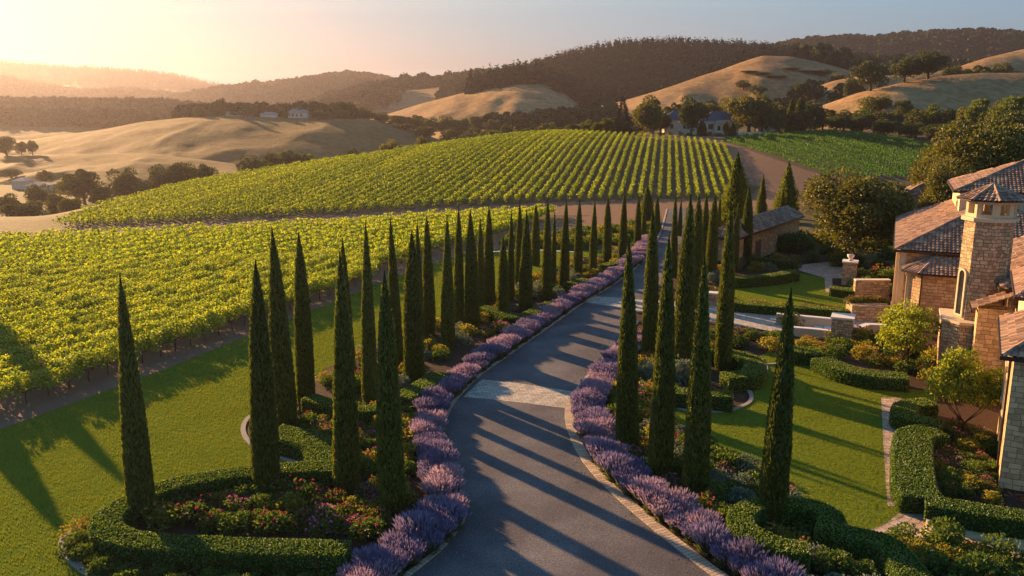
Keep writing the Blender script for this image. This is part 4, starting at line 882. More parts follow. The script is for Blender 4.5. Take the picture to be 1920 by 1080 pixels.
trees([(1169, 172, 330, 46, 'f', 'dark pointed fir left of the hilltop villa'), (1222, 179, 334, 78, 'w', 'round oak between the fir and the hilltop villa'), (1299, 179, 332, 62, 'o', 'dark oak in front of the hilltop villa'), (1408, 168, 338, 100, 'w', 'broad oak between the two wings of the hilltop villa'), (1362, 184, 368, 62, 'w', 'oak behind the hilltop villa roof'), (1330, 188, 372, 55, 'w', 'smaller oak behind the hilltop villa roof'), (1462, 190, 360, 60, 'w', 'oak behind the right wing of the hilltop villa'), (1464, 214, 334, 36, 'o', 'small dark tree at the right wing wall of the hilltop villa'), (1486, 180, 340, 18, 'c', 'left dark columnar cypress right of the hilltop villa'), (1503, 178, 342, 22, 'c', 'right dark columnar cypress right of the hilltop villa'), (1524, 186, 345, 48, 'o', 'dark oak at the right end of the hilltop grove'), (1500, 205, 338, 60, 'o', 'low dark tree under the columnar hilltop cypresses'), (1262, 190, 360, 50, 'o', 'oak behind the left gable of the hilltop villa'), (1432, 178, 336, 56, 'o', 'dark oak close to the right wing of the hilltop villa'), (1384, 176, 352, 66, 'w', 'tall oak over the hilltop villa roof'), (1317, 226, 331, 16, 'c', 'clipped evergreen by the left corner of the hilltop villa'), (1374, 228, 331, 14, 'c', 'clipped evergreen at the right corner of the hilltop villa'), (1362, 226, 331, 15, 'o', 'small bush tree before the hilltop villa windows'), (1240, 205, 345, 50, 'o', 'dark tree against the left gable of the hilltop villa')], 'trees around the hilltop villa', '')
trees([(1105, 222, 336, 38, 'p'), (1137, 219, 336, 38, 'p'), (1120, 228, 330, 30, 'w'), (1075, 232, 350, 46, 'o'), (1045, 236, 350, 46, 'o'), (1010, 238, 355, 50, 'o'), (980, 240, 350, 50, 'o'), (950, 232, 400, 36, 'o'), (1030, 225, 400, 40, 'w'), (900, 246, 355, 50, 'o'), (865, 252, 345, 46, 'o'), (925, 240, 370, 44, 'p')], 'trees behind the vine hill crest', 'low tree behind the vine hill crest, {} from the fir side')
trees([(1545, 202, 366, 62, 'o'), (1585, 206, 364, 60, 'w'), (1618, 198, 370, 60, 'p'), (1655, 208, 362, 66, 'o'), (1690, 200, 366, 60, 'w'), (1722, 205, 350, 60, 'o'), (1752, 190, 350, 64, 'p'), (1785, 203, 345, 62, 'o'), (1815, 195, 330, 60, 'w'), (1842, 178, 320, 60, 'p'), (1872, 190, 300, 70, 'w'), (1905, 172, 290, 80, 'p'), (1640, 175, 395, 70, 'w'), (1700, 185, 390, 60, 'p'), (1570, 215, 352, 50, 'o'), (1610, 218, 352, 56, 'o'), (1660, 222, 348, 60, 'o'), (1710, 228, 342, 60, 'o'), (1755, 232, 330, 64, 'o'), (1800, 225, 310, 70, 'o'), (1530, 212, 352, 46, 'o')], 'tree belt behind the right vine block', '{} tree of the belt behind the right vine block')
trees([(1637, 112, 436, 76, 'o', 'left dark round oak on the crest of the right golden hill'), (1700, 106, 442, 70, 'o', 'middle dark oak on the crest of the right golden hill'), (1745, 95, 442, 78, 'o', 'tallest dark oak on the crest of the right golden hill'), (1790, 122, 500, 60, 'o', 'low dark tree right of the crest oaks on the golden hill'), (1830, 120, 505, 70, 'o', 'wide dark thicket on the upper golden slope'), (1880, 118, 505, 70, 'o', 'dark thicket at the far right of the upper golden slope'), (1600, 140, 470, 40, 'o', 'small tree left of the crest oaks')], 'oaks on the right golden hill', '')
trees([(152, 314, 262, 84, 'o'), (228, 315, 262, 76, 'o'), (300, 308, 268, 66, 'o'), (338, 303, 270, 70, 'o'), (382, 305, 270, 70, 'o'), (425, 330, 260, 50, 'o'), (468, 291, 285, 64, 'o'), (510, 286, 290, 56, 'o'), (546, 279, 296, 60, 'o'), (574, 285, 292, 44, 'p'), (603, 293, 298, 54, 'o'), (640, 289, 308, 46, 'o'), (666, 276, 330, 44, 'o'), (500, 305, 280, 60, 'o'), (265, 338, 255, 50, 'o'), (190, 350, 250, 60, 'o')], 'oaks in the valley left of the vine hill', 'dark valley oak left of the vine hill, {} in line')
trees([(38, 378, 196, 78, 'o', 'dark rounded tree at the left edge above the lower vineyard'), (100, 358, 225, 56, 'w', 'scrubby tree right of the rounded tree at the left edge'), (130, 368, 215, 50, 'w', 'low scrub tree at the tip of the vine hill'), (8, 255, 400, 50, 'o', 'hazy tree at the far left edge of the golden field'), (38, 264, 402, 26, 'o', 'left of a pair of small hazy trees on the golden field'), (58, 263, 402, 24, 'o', 'right of a pair of small hazy trees on the golden field'), (735, 259, 335, 52, 'w', 'left round oak just behind the vine hill slope'), (792, 256, 342, 56, 'w', 'right round oak just behind the vine hill slope'), (830, 262, 350, 44, 'o', 'small oak right of the pair behind the vine hill'), (72, 345, 245, 60, 'o', 'dark tree above the tip of the vine hill'), (8, 362, 225, 60, 'o', 'half seen dark tree at the left frame edge'), (118, 340, 300, 46, 'o', 'hazy tree beside the first valley oak'), (85, 318, 330, 40, 'o', 'hazy tree beyond the low white building'), (20, 318, 340, 50, 'o', 'hazy round tree behind the low white building'), (60, 372, 205, 40, 'w', 'scrub tree next to the rounded tree at the left edge')], 'scattered trees on the left', '')
trees([(655, 205, 560, 46, 'o'), (683, 200, 560, 50, 'o'), (712, 210, 560, 50, 'o'), (745, 216, 550, 52, 'o'), (775, 214, 560, 50, 'o'), (805, 220, 550, 50, 'o'), (838, 216, 560, 50, 'o'), (868, 222, 550, 50, 'o'), (900, 214, 560, 50, 'w'), (925, 224, 540, 40, 'o'), (760, 232, 520, 50, 'o'), (800, 236, 510, 50, 'o'), (845, 238, 500, 52, 'o'), (885, 238, 490, 50, 'o'), (720, 230, 530, 40, 'o')], 'dark grove between the golden hills', '{} dark tree of the grove between the golden hills')
trees([(369, 197, 521, 24, 'o'), (388, 208, 521, 22, 'o'), (397, 190, 524, 10, 'f'), (416, 183, 524, 20, 'o'), (438, 196, 528, 24, 'o'), (470, 204, 524, 30, 'o'), (485, 198, 532, 32, 'o'), (503, 197, 534, 30, 'w'), (525, 203, 534, 30, 'o'), (535, 208, 527, 22, 'o'), (596, 206, 526, 36, 'o'), (612, 209, 526, 26, 'o'), (640, 204, 532, 34, 'o'), (458, 210, 521, 30, 'o')], 'trees around the far farmhouses', 'hazy tree by the farmhouses on the left golden hill, {} from left')
trees([(1403, 132, 640, 40, 'o'), (1430, 138, 630, 40, 'o'), (1455, 145, 620, 44, 'o'), (1485, 135, 640, 46, 'o'), (1512, 132, 640, 44, 'o'), (1545, 130, 640, 46, 'o'), (1575, 135, 620, 40, 'w'), (1500, 155, 600, 40, 'o'), (1460, 112, 705, 30, 'o'), (1395, 150, 610, 36, 'o'), (1420, 158, 590, 40, 'o'), (1560, 152, 590, 40, 'o')], 'oak scrub on the big golden hill', '{} dark oak in the hollow of the big golden hill')
# far woods, each one mass
def far_tree(seed, conif):
    r = np.random.default_rng(seed)
    if conif:
        n = 34; z = 1-np.sqrt(1-r.random(n)*.97); a = r.random(n)*6.283; rr = (1-z)*.17*(.5+.6*r.random(n))
        return leaves(np.stack([rr*np.cos(a), rr*np.sin(a), z], 1), np.stack([np.cos(a), np.sin(a), 0*a], 1)+r.normal(size=(n, 3))*.3, .26*(1.15-z), .12*(1.15-z)+.02, r=r)
    n = 46; d = unit(r.normal(size=(n, 3))+np.array([0, 0, .4])); c = d*np.array([.42, .42, .36])*(.75+.35*r.random(n))[:, None]; c[:, 2] += .5
    return leaves(c, r.normal(size=(n, 3)), .34, .26, r=r)
FT = {True: [far_tree(300+i, True) for i in range(4)], False: [far_tree(310+i, False) for i in range(4)]}
def wood(hf, n, t0, t1, s0, s1, conif, size, label, mask=None, mat='fwood', name='woodland'):
    g, yc_, zc_, wf, wb, ta, tb = hf.g; t = t0+(t1-t0)*rng.random(n); s = s0+(s1-s0)*rng.random(n)**.8
    c = np.interp(t, g, yc_); y = np.where(s < 0, c+s*wf, c+s*wb); x = t*y
    if mask is not None: k = mask(x, y, t, s); x, y = x[k], y[k]
    n = len(x); z = hmax(x, y)-.5; sz = size*(.7+.6*rng.random(n))
    V, Fs, _ = scatter(FT[conif], np.stack([x, y], 1), rng.random(n)*6.28, np.stack([sz*(1 if conif else 1.05), sz], 1), z)
    return tag(obj(name, mesh_np(name, V, Fs, [M[mat]])), label, 'woodland', kind='stuff')
def T(px, py=150): X, Y, Z = ray(px, py); return X/Y
nm = lambda sc_, th, sd: (lambda x, y, t, s: vnoise(x/sc_, y/sc_, sd) > th)
r_belt = ridge('ridge', [(-700, 214, 900), (-100, 214, 900), (60, 212, 900), (180, 216, 900), (300, 214, 900), (360, 220, 900), (460, 236, 900)], 220, 120, -12, M['forest'], 5, 90, 61)
wood(r_belt, 1500, T(-40), T(440), -.9, .3, False, 15, 'hazy band of trees below the left mountains')
wood(r_far, 2600, T(-30), T(600), -.5, .12, True, 26, 'forest on the far golden mountain at the left', mat='fconif')
wood(r_far2, 1800, T(-30), T(480), -.7, .12, False, 24, 'hazy forest on the low ridge under the left mountain')
wood(r_mid, 2600, T(340), T(860), -.8, .12, False, 20, 'hazy forest on the middle ridge left of centre', lambda x, y, t, s: (vnoise(x/120, y/120, 4) > .58) | (s > -.1))
wood(r_mid2, 1100, T(570), T(1050), -.7, .12, False, 15, 'tree clumps along the ridge behind the central golden hill', lambda x, y, t, s: (vnoise(x/60, y/60, 6) > .6) | (s > -.08))
wood(r_conif, 5600, T(880), T(1500), -.85, .1, True, 20, 'dark conifer forest on the ridge in the centre', (lambda x, y, t, s: (t > T(1045)-.02*vnoise(y/20, x/20, 3)) | (s > -.16) | (vnoise(x/45, y/45, 12) > .62)), mat='fconif')
wood(r_right_far, 3200, T(1250), T(1960), -.7, .08, False, 18, 'dark forest on the far right ridge')
wood(r_conif, 1300, T(1480), T(1960), -.9, .1, False, 17, 'dark woods behind the right golden hills')
wood(r_gold_c, 500, T(700), T(1150), -.99, -.6, False, 9, 'oak scrub at the foot of the central golden hill', nm(38, .65, 8))
wood(r_gold_r, 900, T(1000), T(1640), -.97, -.35, False, 8, 'oak scrub scattered on the big golden hill', nm(32, .62, 10))
wood(r_gl, 500, T(330), T(660), .05, .5, False, 9, 'trees behind the crest of the left golden hill')
# ------------------------------------------------------------------ far houses
def local_house(name, label, px0, px1, D, depth, wall_h, roof_h, wmat, rmat, wins=(), chimney=None, zoff=0, cat='house'):
    pxm = (px0+px1)/2; X, Y, Z = PD(pxm, 240, D); wd = (px1-px0)*(D*CP+8)/F; zg = scene_z(X, Y)+zoff
    t = thing(name, label, cat, (X, Y, zg), -math.atan2(X, Y)*.3)
    V, Fq = boxes([(-wd/2, wd/2, 0, depth, -1.5, wall_h)]); part('wall', mesh_np('wall', V, [Fq], [wmat]), t)
    o = .5; a, b = wd/2+o, depth+o; ri = min(a, (depth/2+o))*.9
    V = np.array([(-a, -o, wall_h-.1), (a, -o, wall_h-.1), (a, b, wall_h-.1), (-a, b, wall_h-.1), (-a+ri, depth/2, wall_h+roof_h), (a-ri, depth/2, wall_h+roof_h)])
    part('roof', mesh_np('roof', V, [np.array([(0, 1, 5, 4), (2, 3, 4, 5), (0, 3, 2, 1)]), np.array([(1, 2, 5), (3, 0, 4)])], [rmat]), t)
    for (u, z, ww, hh) in wins:
        x = u*wd/2; V, Fq = boxes([(x-ww/2, x+ww/2, -.06, .02, z, z+hh)]); f = part('window', mesh_np('window', V, [Fq], [M['frame']]), t)
        V, Fq = boxes([(x-ww/2+.1, x-.05, -.09, -.055, z+.1, z+hh-.1), (x+.05, x+ww/2-.1, -.09, -.055, z+.1, z+hh-.1)]); obj('pane', mesh_np('pane', V, [Fq], [M['glass']]), f)
    if chimney:
        x, h = chimney; V, Fq = boxes([(x-.6, x+.6, 1, 2.2, 0, h)]); part('chimney', mesh_np('chimney', V, [Fq], [wmat]), t)
    return t
hv = local_house('hilltop_villa', 'pale hilltop villa with slate roofs and white walls behind oaks', 1318, 1384, 344, 10, 5.6, 3.6, M['white'], M['slate'], [(-.55, 2.2, 1.8, 2), (.0, 2.2, 1.6, 2), (.5, 1.8, 1.6, 2.6)])
def wing(t, name, x0, x1, y0, y1, wh, rh, wmat, rmat, wins=()):
    V, Fq = boxes([(x0, x1, y0, y1, -1.5, wh)]); part('wall', mesh_np('wall', V, [Fq], [wmat]), t); o = .5
    m = (y0+y1)/2; ri = min((x1-x0)/2+o, (y1-y0)/2+o)*.9
    V = np.array([(x0-o, y0-o, wh-.1), (x1+o, y0-o, wh-.1), (x1+o, y1+o, wh-.1), (x0-o, y1+o, wh-.1), (x0-o+ri, m, wh+rh), (x1+o-ri, m, wh+rh)])
    part('roof', mesh_np('roof', V, [np.array([(0, 1, 5, 4), (2, 3, 4, 5), (0, 3, 2, 1)]), np.array([(1, 2, 5), (3, 0, 4)])], [rmat]), t)
    for (x, z, ww, hh) in wins:
        V, Fq = boxes([(x-ww/2, x+ww/2, y0-.06, y0+.02, z, z+hh)]); f = part('window', mesh_np('window', V, [Fq], [M['frame']]), t)
        V, Fq = boxes([(x-ww/2+.1, x-.05, y0-.09, y0-.055, z+.1, z+hh-.1), (x+.05, x+ww/2-.1, y0-.09, y0-.055, z+.1, z+hh-.1)]); obj('pane', mesh_np('pane', V, [Fq], [M['glass']]), f)
wing(hv, 'w', -22, -8, 1, 10, 6, 3.6, M['white'], M['slate'], [(-19, 2.4, 1.2, 1.8), (-14, 2.4, 1.2, 1.8)])
wing(hv, 'w', 15, 22, 0, 9, 5.6, 3, M['white'], M['slate'], [(17.5, 2.6, 2.0, 1.8)])
wing(hv, 'w', -2.5, 5, -2.2, -.01, 4.6, 1.2, M['white'], M['paleroof'], [(-1, 1.8, 1.2, 1.8), (2, 1.8, 1.4, 1.8)])
V, Fq = boxes([(-21.9, -20.6, 3, 4.5, 0, 9.2)]); part('chimney', mesh_np('chimney', V, [Fq], [M['white']]), hv)
Xw, Yw, _ = PD(1408, 250, 334); V, Fq = boxes([(-5.5, 5.5, -.2, .2, -1, 1.3)]+[(-5.6+i*2.75, -5.2+i*2.75, -.28, .28, -1, 1.6) for i in range(5)])
ow = obj('garden_wall', mesh_np('garden_wall', V, [Fq], [M['white']])); ow.location = (Xw, Yw, scene_z(Xw, Yw)); tag(ow, 'low white garden wall with piers in front of the hilltop villa', 'wall')
local_house('farmhouse', 'broad hazy farmhouse with long dark roof on the left golden hill', 424, 464, 527, 12, 3.2, 3.4, M['white'], M['paleroof'], [(0, .8, 2.2, 1.6)])
local_house('farmhouse', 'small hazy farmhouse with pale roof at the right of the farm trees', 541, 578, 527, 9, 3.4, 2.6, M['white'], M['paleroof'], [(-.5, .8, 1.2, 1.6), (-.1, .8, 1.2, 1.6), (.35, .8, 1.2, 1.6)])
local_house('shed', 'low pale shed between the two farmhouses', 490, 520, 524, 6, 2.0, 1.2, M['white'], M['paleroof'], cat='shed')
local_house('low_building', 'low white building in the haze at the far left', 34, 74, 300, 8, 2.2, 1.0, M['white'], M['paleroof'], [(0, .6, 1.4, 1.2)], cat='building')
local_house('low_building', 'smaller white building behind the low one at the far left', 10, 34, 308, 8, 3.0, 1.0, M['white'], M['paleroof'], cat='building')
for i, px in enumerate((1190, 1205, 1222, 1240, 1256, 1275, 1292, 1312, 1330, 1348, 1362, 1378, 1440, 1455)):
    X, Y, Z = PD(px, 245, 330+(i % 3)); SH[('green', 'gold', 'grey')[i % 3]][0].put((X, Y, scene_z(X, Y)-.1), i, (2.2+.5*(i % 2), 2.2, 2.0+.7*((i*7) % 3)/2), f'{ordw(i)} garden shrub from the left before the hilltop villa', 'shrubs before the hilltop villa')
# ------------------------------------------------------------------ tiled roofs and stone walls
def roof_plane(poly, tw=.34, th=.42, amp=.085, saw=.06):
    """poly: convex planar 3D polygon, first edge = eave. Courses of barrel tiles as real relief. UV counts tiles."""
    p = [Vector(q) for q in poly]; u = (p[1]-p[0]).normalized(); n = Vector((0, 0, 0))
    for i in range(1, len(p)-1): n += (p[i]-p[0]).cross(p[i+1]-p[0])
    n.normalize()
    if n.z < 0: n = -n
    v = n.cross(u).normalized()
    if (sum((q for q in p), Vector())/len(p)-p[0]).dot(v) < 0: v = -v
    pu = [(q-p[0]).dot(u) for q in p]; pv = [(q-p[0]).dot(v) for q in p]
    us = np.arange(min(pu)-tw, max(pu)+tw, tw/4); ks = np.arange(math.floor(min(pv)/th)-1, max(pv)/th+1)
    vs = np.sort(np.concatenate([ks*th+.001, ks*th+th*.985]))
    U, W = np.meshgrid(us, vs, indexing='ij'); H = amp*np.abs(np.sin(np.pi*U/tw))**.7+saw*(1-(W/th-np.floor(W/th)))
    bm = bmesh.new(); g = [[bm.verts.new((U[i, j], W[i, j], H[i, j])) for j in range(len(vs))] for i in range(len(us))]
    for i in range(len(us)-1):
        for j in range(len(vs)-1): bm.faces.new((g[i][j], g[i+1][j], g[i+1][j+1], g[i][j+1]))
    c2 = Vector((sum(pu)/len(pu), sum(pv)/len(pv), 0))
    for i in range(len(p)):
        a = Vector((pu[i], pv[i], 0)); b = Vector((pu[(i+1) % len(p)], pv[(i+1) % len(p)], 0)); e = (b-a)
        if e.length < 1e-4: continue
        nn = Vector((e.y, -e.x, 0)).normalized()
        if (c2-a).dot(nn) > 0: nn = -nn
        bmesh.ops.bisect_plane(bm, geom=bm.verts[:]+bm.edges[:]+bm.faces[:], plane_co=a, plane_no=nn, clear_outer=True)
    bm.verts.index_update(); loc = np.array([tuple(q.co) for q in bm.verts]); quads = [f for f in bm.faces]
    tri = []
    for f in quads:
        ix = [q.index for q in f.verts]
        for k in range(1, len(ix)-1): tri.append((ix[0], ix[k], ix[k+1]))
    bm.free()
    A = np.array([tuple(u), tuple(v), tuple(n)]); V = loc@A+np.array(tuple(p[0])); uv = np.stack([loc[:, 0]/tw+200, loc[:, 1]/th+200], 1)
    return V, np.array(tri), uv
def roof_mesh(name, planes, ridges=(), under=None):
    Vs, Fs, UVs = [], [], []; off = 0
    for k, pl in enumerate(planes):
        V, Fq, uv = roof_plane(pl); Vs.append(V); Fs.append(Fq+off); UVs.append(uv+k*37); off += len(V)
    for rl in ridges:
        a, b = Vector(rl[0]), Vector(rl[1]); n = max(2, int((b-a).length/.38)); 
        pts = [a+(b-a)*(i/n)+Vector((0, 0, .05)) for i in range(n+1)]
        V, Fq = tube(pts, [.13]*(n+1), 7); Vs.append(V); Fs.append(np.concatenate([Fq[:, :3], Fq[:, [0, 2, 3]]])+off); UVs.append(np.stack([np.repeat(np.arange(n+1), 7)*1.0+.5, np.zeros(len(V))+.5], 1)); off += len(V)
    return mesh_np(name, np.concatenate(Vs), [np.concatenate(Fs)], [M['tile']], uv=np.concatenate(UVs))
def prism_wall(name, pts, z0, z1, mat, closed=True, top=False):
    """vertical faces along a plan outline; UV u along the wall, v height"""
    n = len(pts); V, UV, Fq = [], [], []; u = 0
    for i in range(n if closed else n-1):
        a, b = pts[i], pts[(i+1) % n]; L_ = math.dist(a, b); o = len(V)
        zz0 = z0; V += [(a[0], a[1], zz0), (b[0], b[1], zz0), (b[0], b[1], z1), (a[0], a[1], z1)]
        UV += [(u, zz0), (u+L_, zz0), (u+L_, z1), (u, z1)]; Fq.append((o, o+1, o+2, o+3)); u += L_
    fs = [np.array(Fq)]
    if top:
        o = len(V); V += [(a[0], a[1], z1) for a in pts]; UV += [(a[0], a[1]) for a in pts]
        if n == 4: fs[0] = np.array(Fq+[(o, o+1, o+2, o+3)])
        else: fs.append(np.array([tuple(range(o, o+n))]))
    return mesh_np(name, np.array(V), fs, [mat], uv=np.array(UV))
def rect(a0, a1, b0, b1): return [(a0, b0), (a1, b0), (a1, b1), (a0, b1)]
def hip(a0, a1, b0, b1, z, rise, o=.55, along=None):
    x0, x1, y0, y1 = a0-o, a1+o, b0-o, b1+o; w_, d_ = x1-x0, y1-y0; z = z-.12
    if w_ >= d_: r1, r2 = (x0+d_/2, (y0+y1)/2, z+rise), (x1-d_/2, (y0+y1)/2, z+rise)
    else: r1, r2 = ((x0+x1)/2, y0+w_/2, z+rise), ((x0+x1)/2, y1-w_/2, z+rise)
    A, B, C_, D_ = (x0, y0, z), (x1, y0, z), (x1, y1, z), (x0, y1, z)
    if w_ >= d_: pl = [[A, B, r2, r1], [B, C_, r2], [C_, D_, r1, r2], [D_, A, r1]]; rd_ = [(A, r1), (D_, r1), (B, r2), (C_, r2), (r1, r2)]
    else: pl = [[A, B, r1], [B, C_, r2, r1], [C_, D_, r2], [D_, A, r1, r2]]; rd_ = [(A, r1), (B, r1), (C_, r2), (D_, r2), (r1, r2)]
    if math.dist(r1, r2) < .05: rd_ = rd_[:-1]
    return pl, rd_
def eave_ring(a0, a1, b0, b1, z, o=.55, t=.14, h=.2):
    x0, x1, y0, y1 = a0-o-t, a1+o+t, b0-o-t, b1+o+t
    bl = [(x0, x1, y0, y0+t, z-.3, z-.3+h), (x0, x1, y1-t, y1, z-.3, z-.3+h), (x0, x0+t, y0+t+.002, y1-t-.002, z-.3, z-.3+h), (x1-t, x1, y0+t+.002, y1-t-.002, z-.3, z-.3+h)]
    return boxes(bl)
def soffit(a0, a1, b0, b1, z, o=.55):
    return boxes([(a0-o, a1+o, b0-o, b1+o, z-.22, z-.16)])
HO = (36.6, 79.2); HA = R(24)
villa = thing('stone_villa', 'large stone villa with tiled hip roofs and an octagonal chimney tower', 'villa', (HO[0], HO[1], 0), -HA)
def block(a0, a1, b0, b1, wh, rise, mat, z0=0, o=.55):
    part('wall', prism_wall('wall', rect(a0, a1, b0, b1), z0, wh-.16, mat), villa)
    pl, rd_ = hip(a0, a1, b0, b1, wh, rise, o); rf = part('roof', roof_mesh('roof', pl, rd_), villa)
    V, Fq = eave_ring(a0, a1, b0, b1, wh, o); obj('gutter', mesh_np('gutter', V, [Fq], [M['gutter']]), rf)
    V, Fq = soffit(a0, a1, b0, b1, wh, o); obj('soffit', mesh_np('soffit', V, [Fq], [M['plaster']]), rf)
block(0, 16, 0, 26, 7.0, 4.2, M['stone'])
block(5, 17, 9, 21, 11.9, 2.8, M['plaster'], 6)
block(6.9, 24, -19, -2, 7.6, 5.2, M['stone'])
TURN = []
def turned(fn):
    before = set(o.name for o in C); fn()
    for o in list(C):
        if o.name not in before and o.parent == villa:
            o.location = (5.3, -37.7, 0); o.rotation_euler = (0, 0, R(-4.5))
turned(lambda: (block(0, 15, 0, 8.3, 7.5, 3.0, M['stone']), block(.7, 16, 8.7, 17, 9.0, 3.4, M['plaster'])))
# bay in front of the first wing with its own lean-to hip roof
part('wall', prism_wall('wall', [(.9, 0), (.9, -2.2), (1.9, -3.2), (9, -3.2), (9, 0)], 0, 5.3, M['stone'], closed=False), villa)
e = [(.2, -.02, 5.3), (.2, -2.55, 5.3), (1.55, -3.85, 5.3), (9.4, -3.85, 5.3), (9.4, -.02, 5.3)]; tp = [(3.2, -.02, 6.65), (9.4, -.02, 6.65)]
rf = part('roof', roof_mesh('roof', [[e[1], e[0], tp[0]], [e[2], e[1], tp[0]], [e[2], e[3], tp[1], tp[0]]], [(e[1], tp[0]), (e[2], tp[0])]), villa)
gt = [(*tube([e[0], e[1]], [.09, .09], 6), 0), (*tube([e[1], e[2]], [.09, .09], 6), 0), (*tube([e[2], e[3]], [.09, .09], 6), 0)]
V, Fs, _ = merge(gt); obj('gutter', mesh_np('gutter', V, Fs, [M['gutter']]), rf)
# trim: corner piers, string courses, down pipes
for (a0, a1, b0, b1, z0, z1) in [(-.35, .35, 3.2, 3.9, 0, 6.6), (-.35, .35, 6.4, 7.1, 0, 6.6), (-.12, .45, -.12, .45, 0, 6.7), (.62, 1.25, -2.2, -1.6, 0, 5.1)]:
    V, Fq = boxes([(a0, a1, b0, b1, z0, z1), (a0-.08, a1+.08, b0-.08, b1+.08, z1-.28, z1-.003), (a0-.08, a1+.08, b0-.08, b1+.08, z0, z0+.4)]); part('pilaster', mesh_np('pilaster', V, [Fq], [M['trim']]), villa)
for pts in [[(5.14, -36.6, 7.2), (5.3, -36.5, 6.9), (5.3, -36.5, 0)], [(1.9, -3.3, 5.2), (1.85, -3.3, 4.9), (1.85, -3.3, 0)], [(-.1, 1.2, 6.8), (-.1, 1.2, 0)]]:
    V, Fq = tube(pts, [.06]*len(pts), 8); part('downpipe', mesh_np('downpipe', V, [Fq], [M['gutter']], smooth=True), villa)
def window_on(face, c, z, ww, hh, arch=False):
    """face: ('a',a0) left wall looking -a, ('b',b0) front wall looking -b"""
    o = .03
    def bx(u0, u1, z0, z1, d0, d1):
        return (face[1]-d1, face[1]-d0, u0, u1, z0, z1) if face[0] == 'a' else (u0, u1, face[1]-d1, face[1]-d0, z0, z1)
    t_ = .14; fr = [bx(c-ww/2-t_, c-ww/2, z-t_, z+hh+t_, -.05, .10), bx(c+ww/2, c+ww/2+t_, z-t_, z+hh+t_, -.05, .10), bx(c-ww/2, c+ww/2, z+hh, z+hh+t_, -.05, .098), bx(c-ww/2, c+ww/2, z-t_, z, -.05, .14), bx(c-.03, c+.03, z, z+hh, -.02, .05), bx(c-ww/2, c-.03, z+hh*.55, z+hh*.55+.05, -.02, .045), bx(c+.03, c+ww/2, z+hh*.55, z+hh*.55+.05, -.02, .045)]
    V, Fq = boxes(fr); f = part('window', mesh_np('window', V, [Fq], [M['trim']]), villa)
    V, Fq = boxes([bx(c-ww/2, c+ww/2, z, z+hh, -.01, .02)]); obj('pane', mesh_np('pane', V, [Fq], [M['glass']]), f)
for c in (1.9, 5.1, 9.5, 13, 16.5, 20): window_on(('a', 0), c, 1.1, 1.1, 3.6)
turned(lambda: (window_on(('a', 0), 3.2, 3.2, 1.0, 2.0), window_on(('a', 0), 5.9, 3.2, 1.0, 2.0), window_on(('b', 0), 4.4, 1.0, 1.6, 2.6), window_on(('a', .7), 12.5, 4.5, 1.0, 2))); window_on(('a', 5), 12, 9, 1.2, 1.5); window_on(('b', 9), 8, 9.2, 1.4, 1.4)
# octagonal tower
TC = (5.45, -16.4)
def octa(r, n=8, rot=7.5): return [(TC[0]+r*math.cos(R(rot+i*360/n)), TC[1]+r*math.sin(R(rot+i*360/n))) for i in range(n)]
def octa_wall(r0, r1, z0, z1, mat, name):
    a, b = octa(r0), octa(r1); V, UV, Fq = [], [], []; u = 0
    for i in range(8):
        j = (i+1) % 8; L_ = math.dist(a[i], a[j]); o = len(V)
        V += [(*a[i], z0), (*a[j], z0), (*b[j], z1), (*b[i], z1)]; UV += [(u, z0), (u+L_, z0), (u+L_, z1), (u, z1)]; Fq.append((o, o+1, o+2, o+3)); u += L_
    return np.array(V), np.array(Fq), np.array(UV)
V, Fq, UV = octa_wall(1.78, 1.66, 0, 11.9, M['rubble'], 's'); tw = part('tower', mesh_np('tower', V, [Fq], [M['rubble']], uv=UV), villa)
def octa_slab(r, z0, z1):
    o = octa(r); V = np.array([(*p, z0) for p in o]+[(*p, z1) for p in o]); Fq = np.array([(i, (i+1) % 8, (i+1) % 8+8, i+8) for i in range(8)]); return V, [Fq, np.array([tuple(range(7, -1, -1)), tuple(range(8, 16))])]
V, Fs = octa_slab(1.92, 11.9, 12.18); obj('ledge', mesh_np('ledge', V, Fs, [M['trim']]), tw)
# lantern: sill wall, eight corner posts, head band, so that the openings are real
lb = []
o1, o2 = octa(1.66), octa(1.30); V, Fq = [], []
def sect(z0, z1):
    o = len(V)
    for i in range(8):
        j = (i+1) % 8; k = len(V); V.extend([(*o1[i], z0), (*o1[j], z0), (*o1[j], z1), (*o1[i], z1), (*o2[i], z0), (*o2[j], z0), (*o2[j], z1), (*o2[i], z1)])
        Fq.extend([(k, k+1, k+2, k+3), (k+5, k+4, k+7, k+6), (k+3, k+2, k+6, k+7), (k+1, k, k+4, k+5)])
sect(12.181, 12.42); sect(13.16, 13.38)
for i in range(8):
    for (f0, f1) in ((0, .22), (.78, 1)):
        j = (i+1) % 8; L2 = lambda p, q, f: (p[0]+(q[0]-p[0])*f, p[1]+(q[1]-p[1])*f)
        a, b, c, d = L2(o1[i], o1[j], f0), L2(o1[i], o1[j], f1), L2(o2[i], o2[j], f1), L2(o2[i], o2[j], f0); k = len(V)
        V.extend([(*q, 12.42) for q in (a, b, c, d)]+[(*q, 13.16) for q in (a, b, c, d)])
        Fq.extend([(k, k+1, k+5, k+4), (k+1, k+2, k+6, k+5), (k+2, k+3, k+7, k+6), (k+3, k, k+4, k+7)])
obj('lantern', mesh_np('lantern', np.array(V), [np.array(Fq)], [M['plaster']]), tw)
ov = octa(2.35); ap = (TC[0], TC[1], 14.45); pl = [[(*ov[i], 13.42), (*ov[(i+1) % 8], 13.42), ap] for i in range(8)]
obj('tower_roof', roof_mesh('tower_roof', pl, [((*ov[i], 13.42), ap) for i in range(8)]), tw)
V, Fs = octa_slab(2.3, 13.38, 13.46); obj('tower_eave', mesh_np('tower_eave', V, Fs, [M['gutter']]), tw)
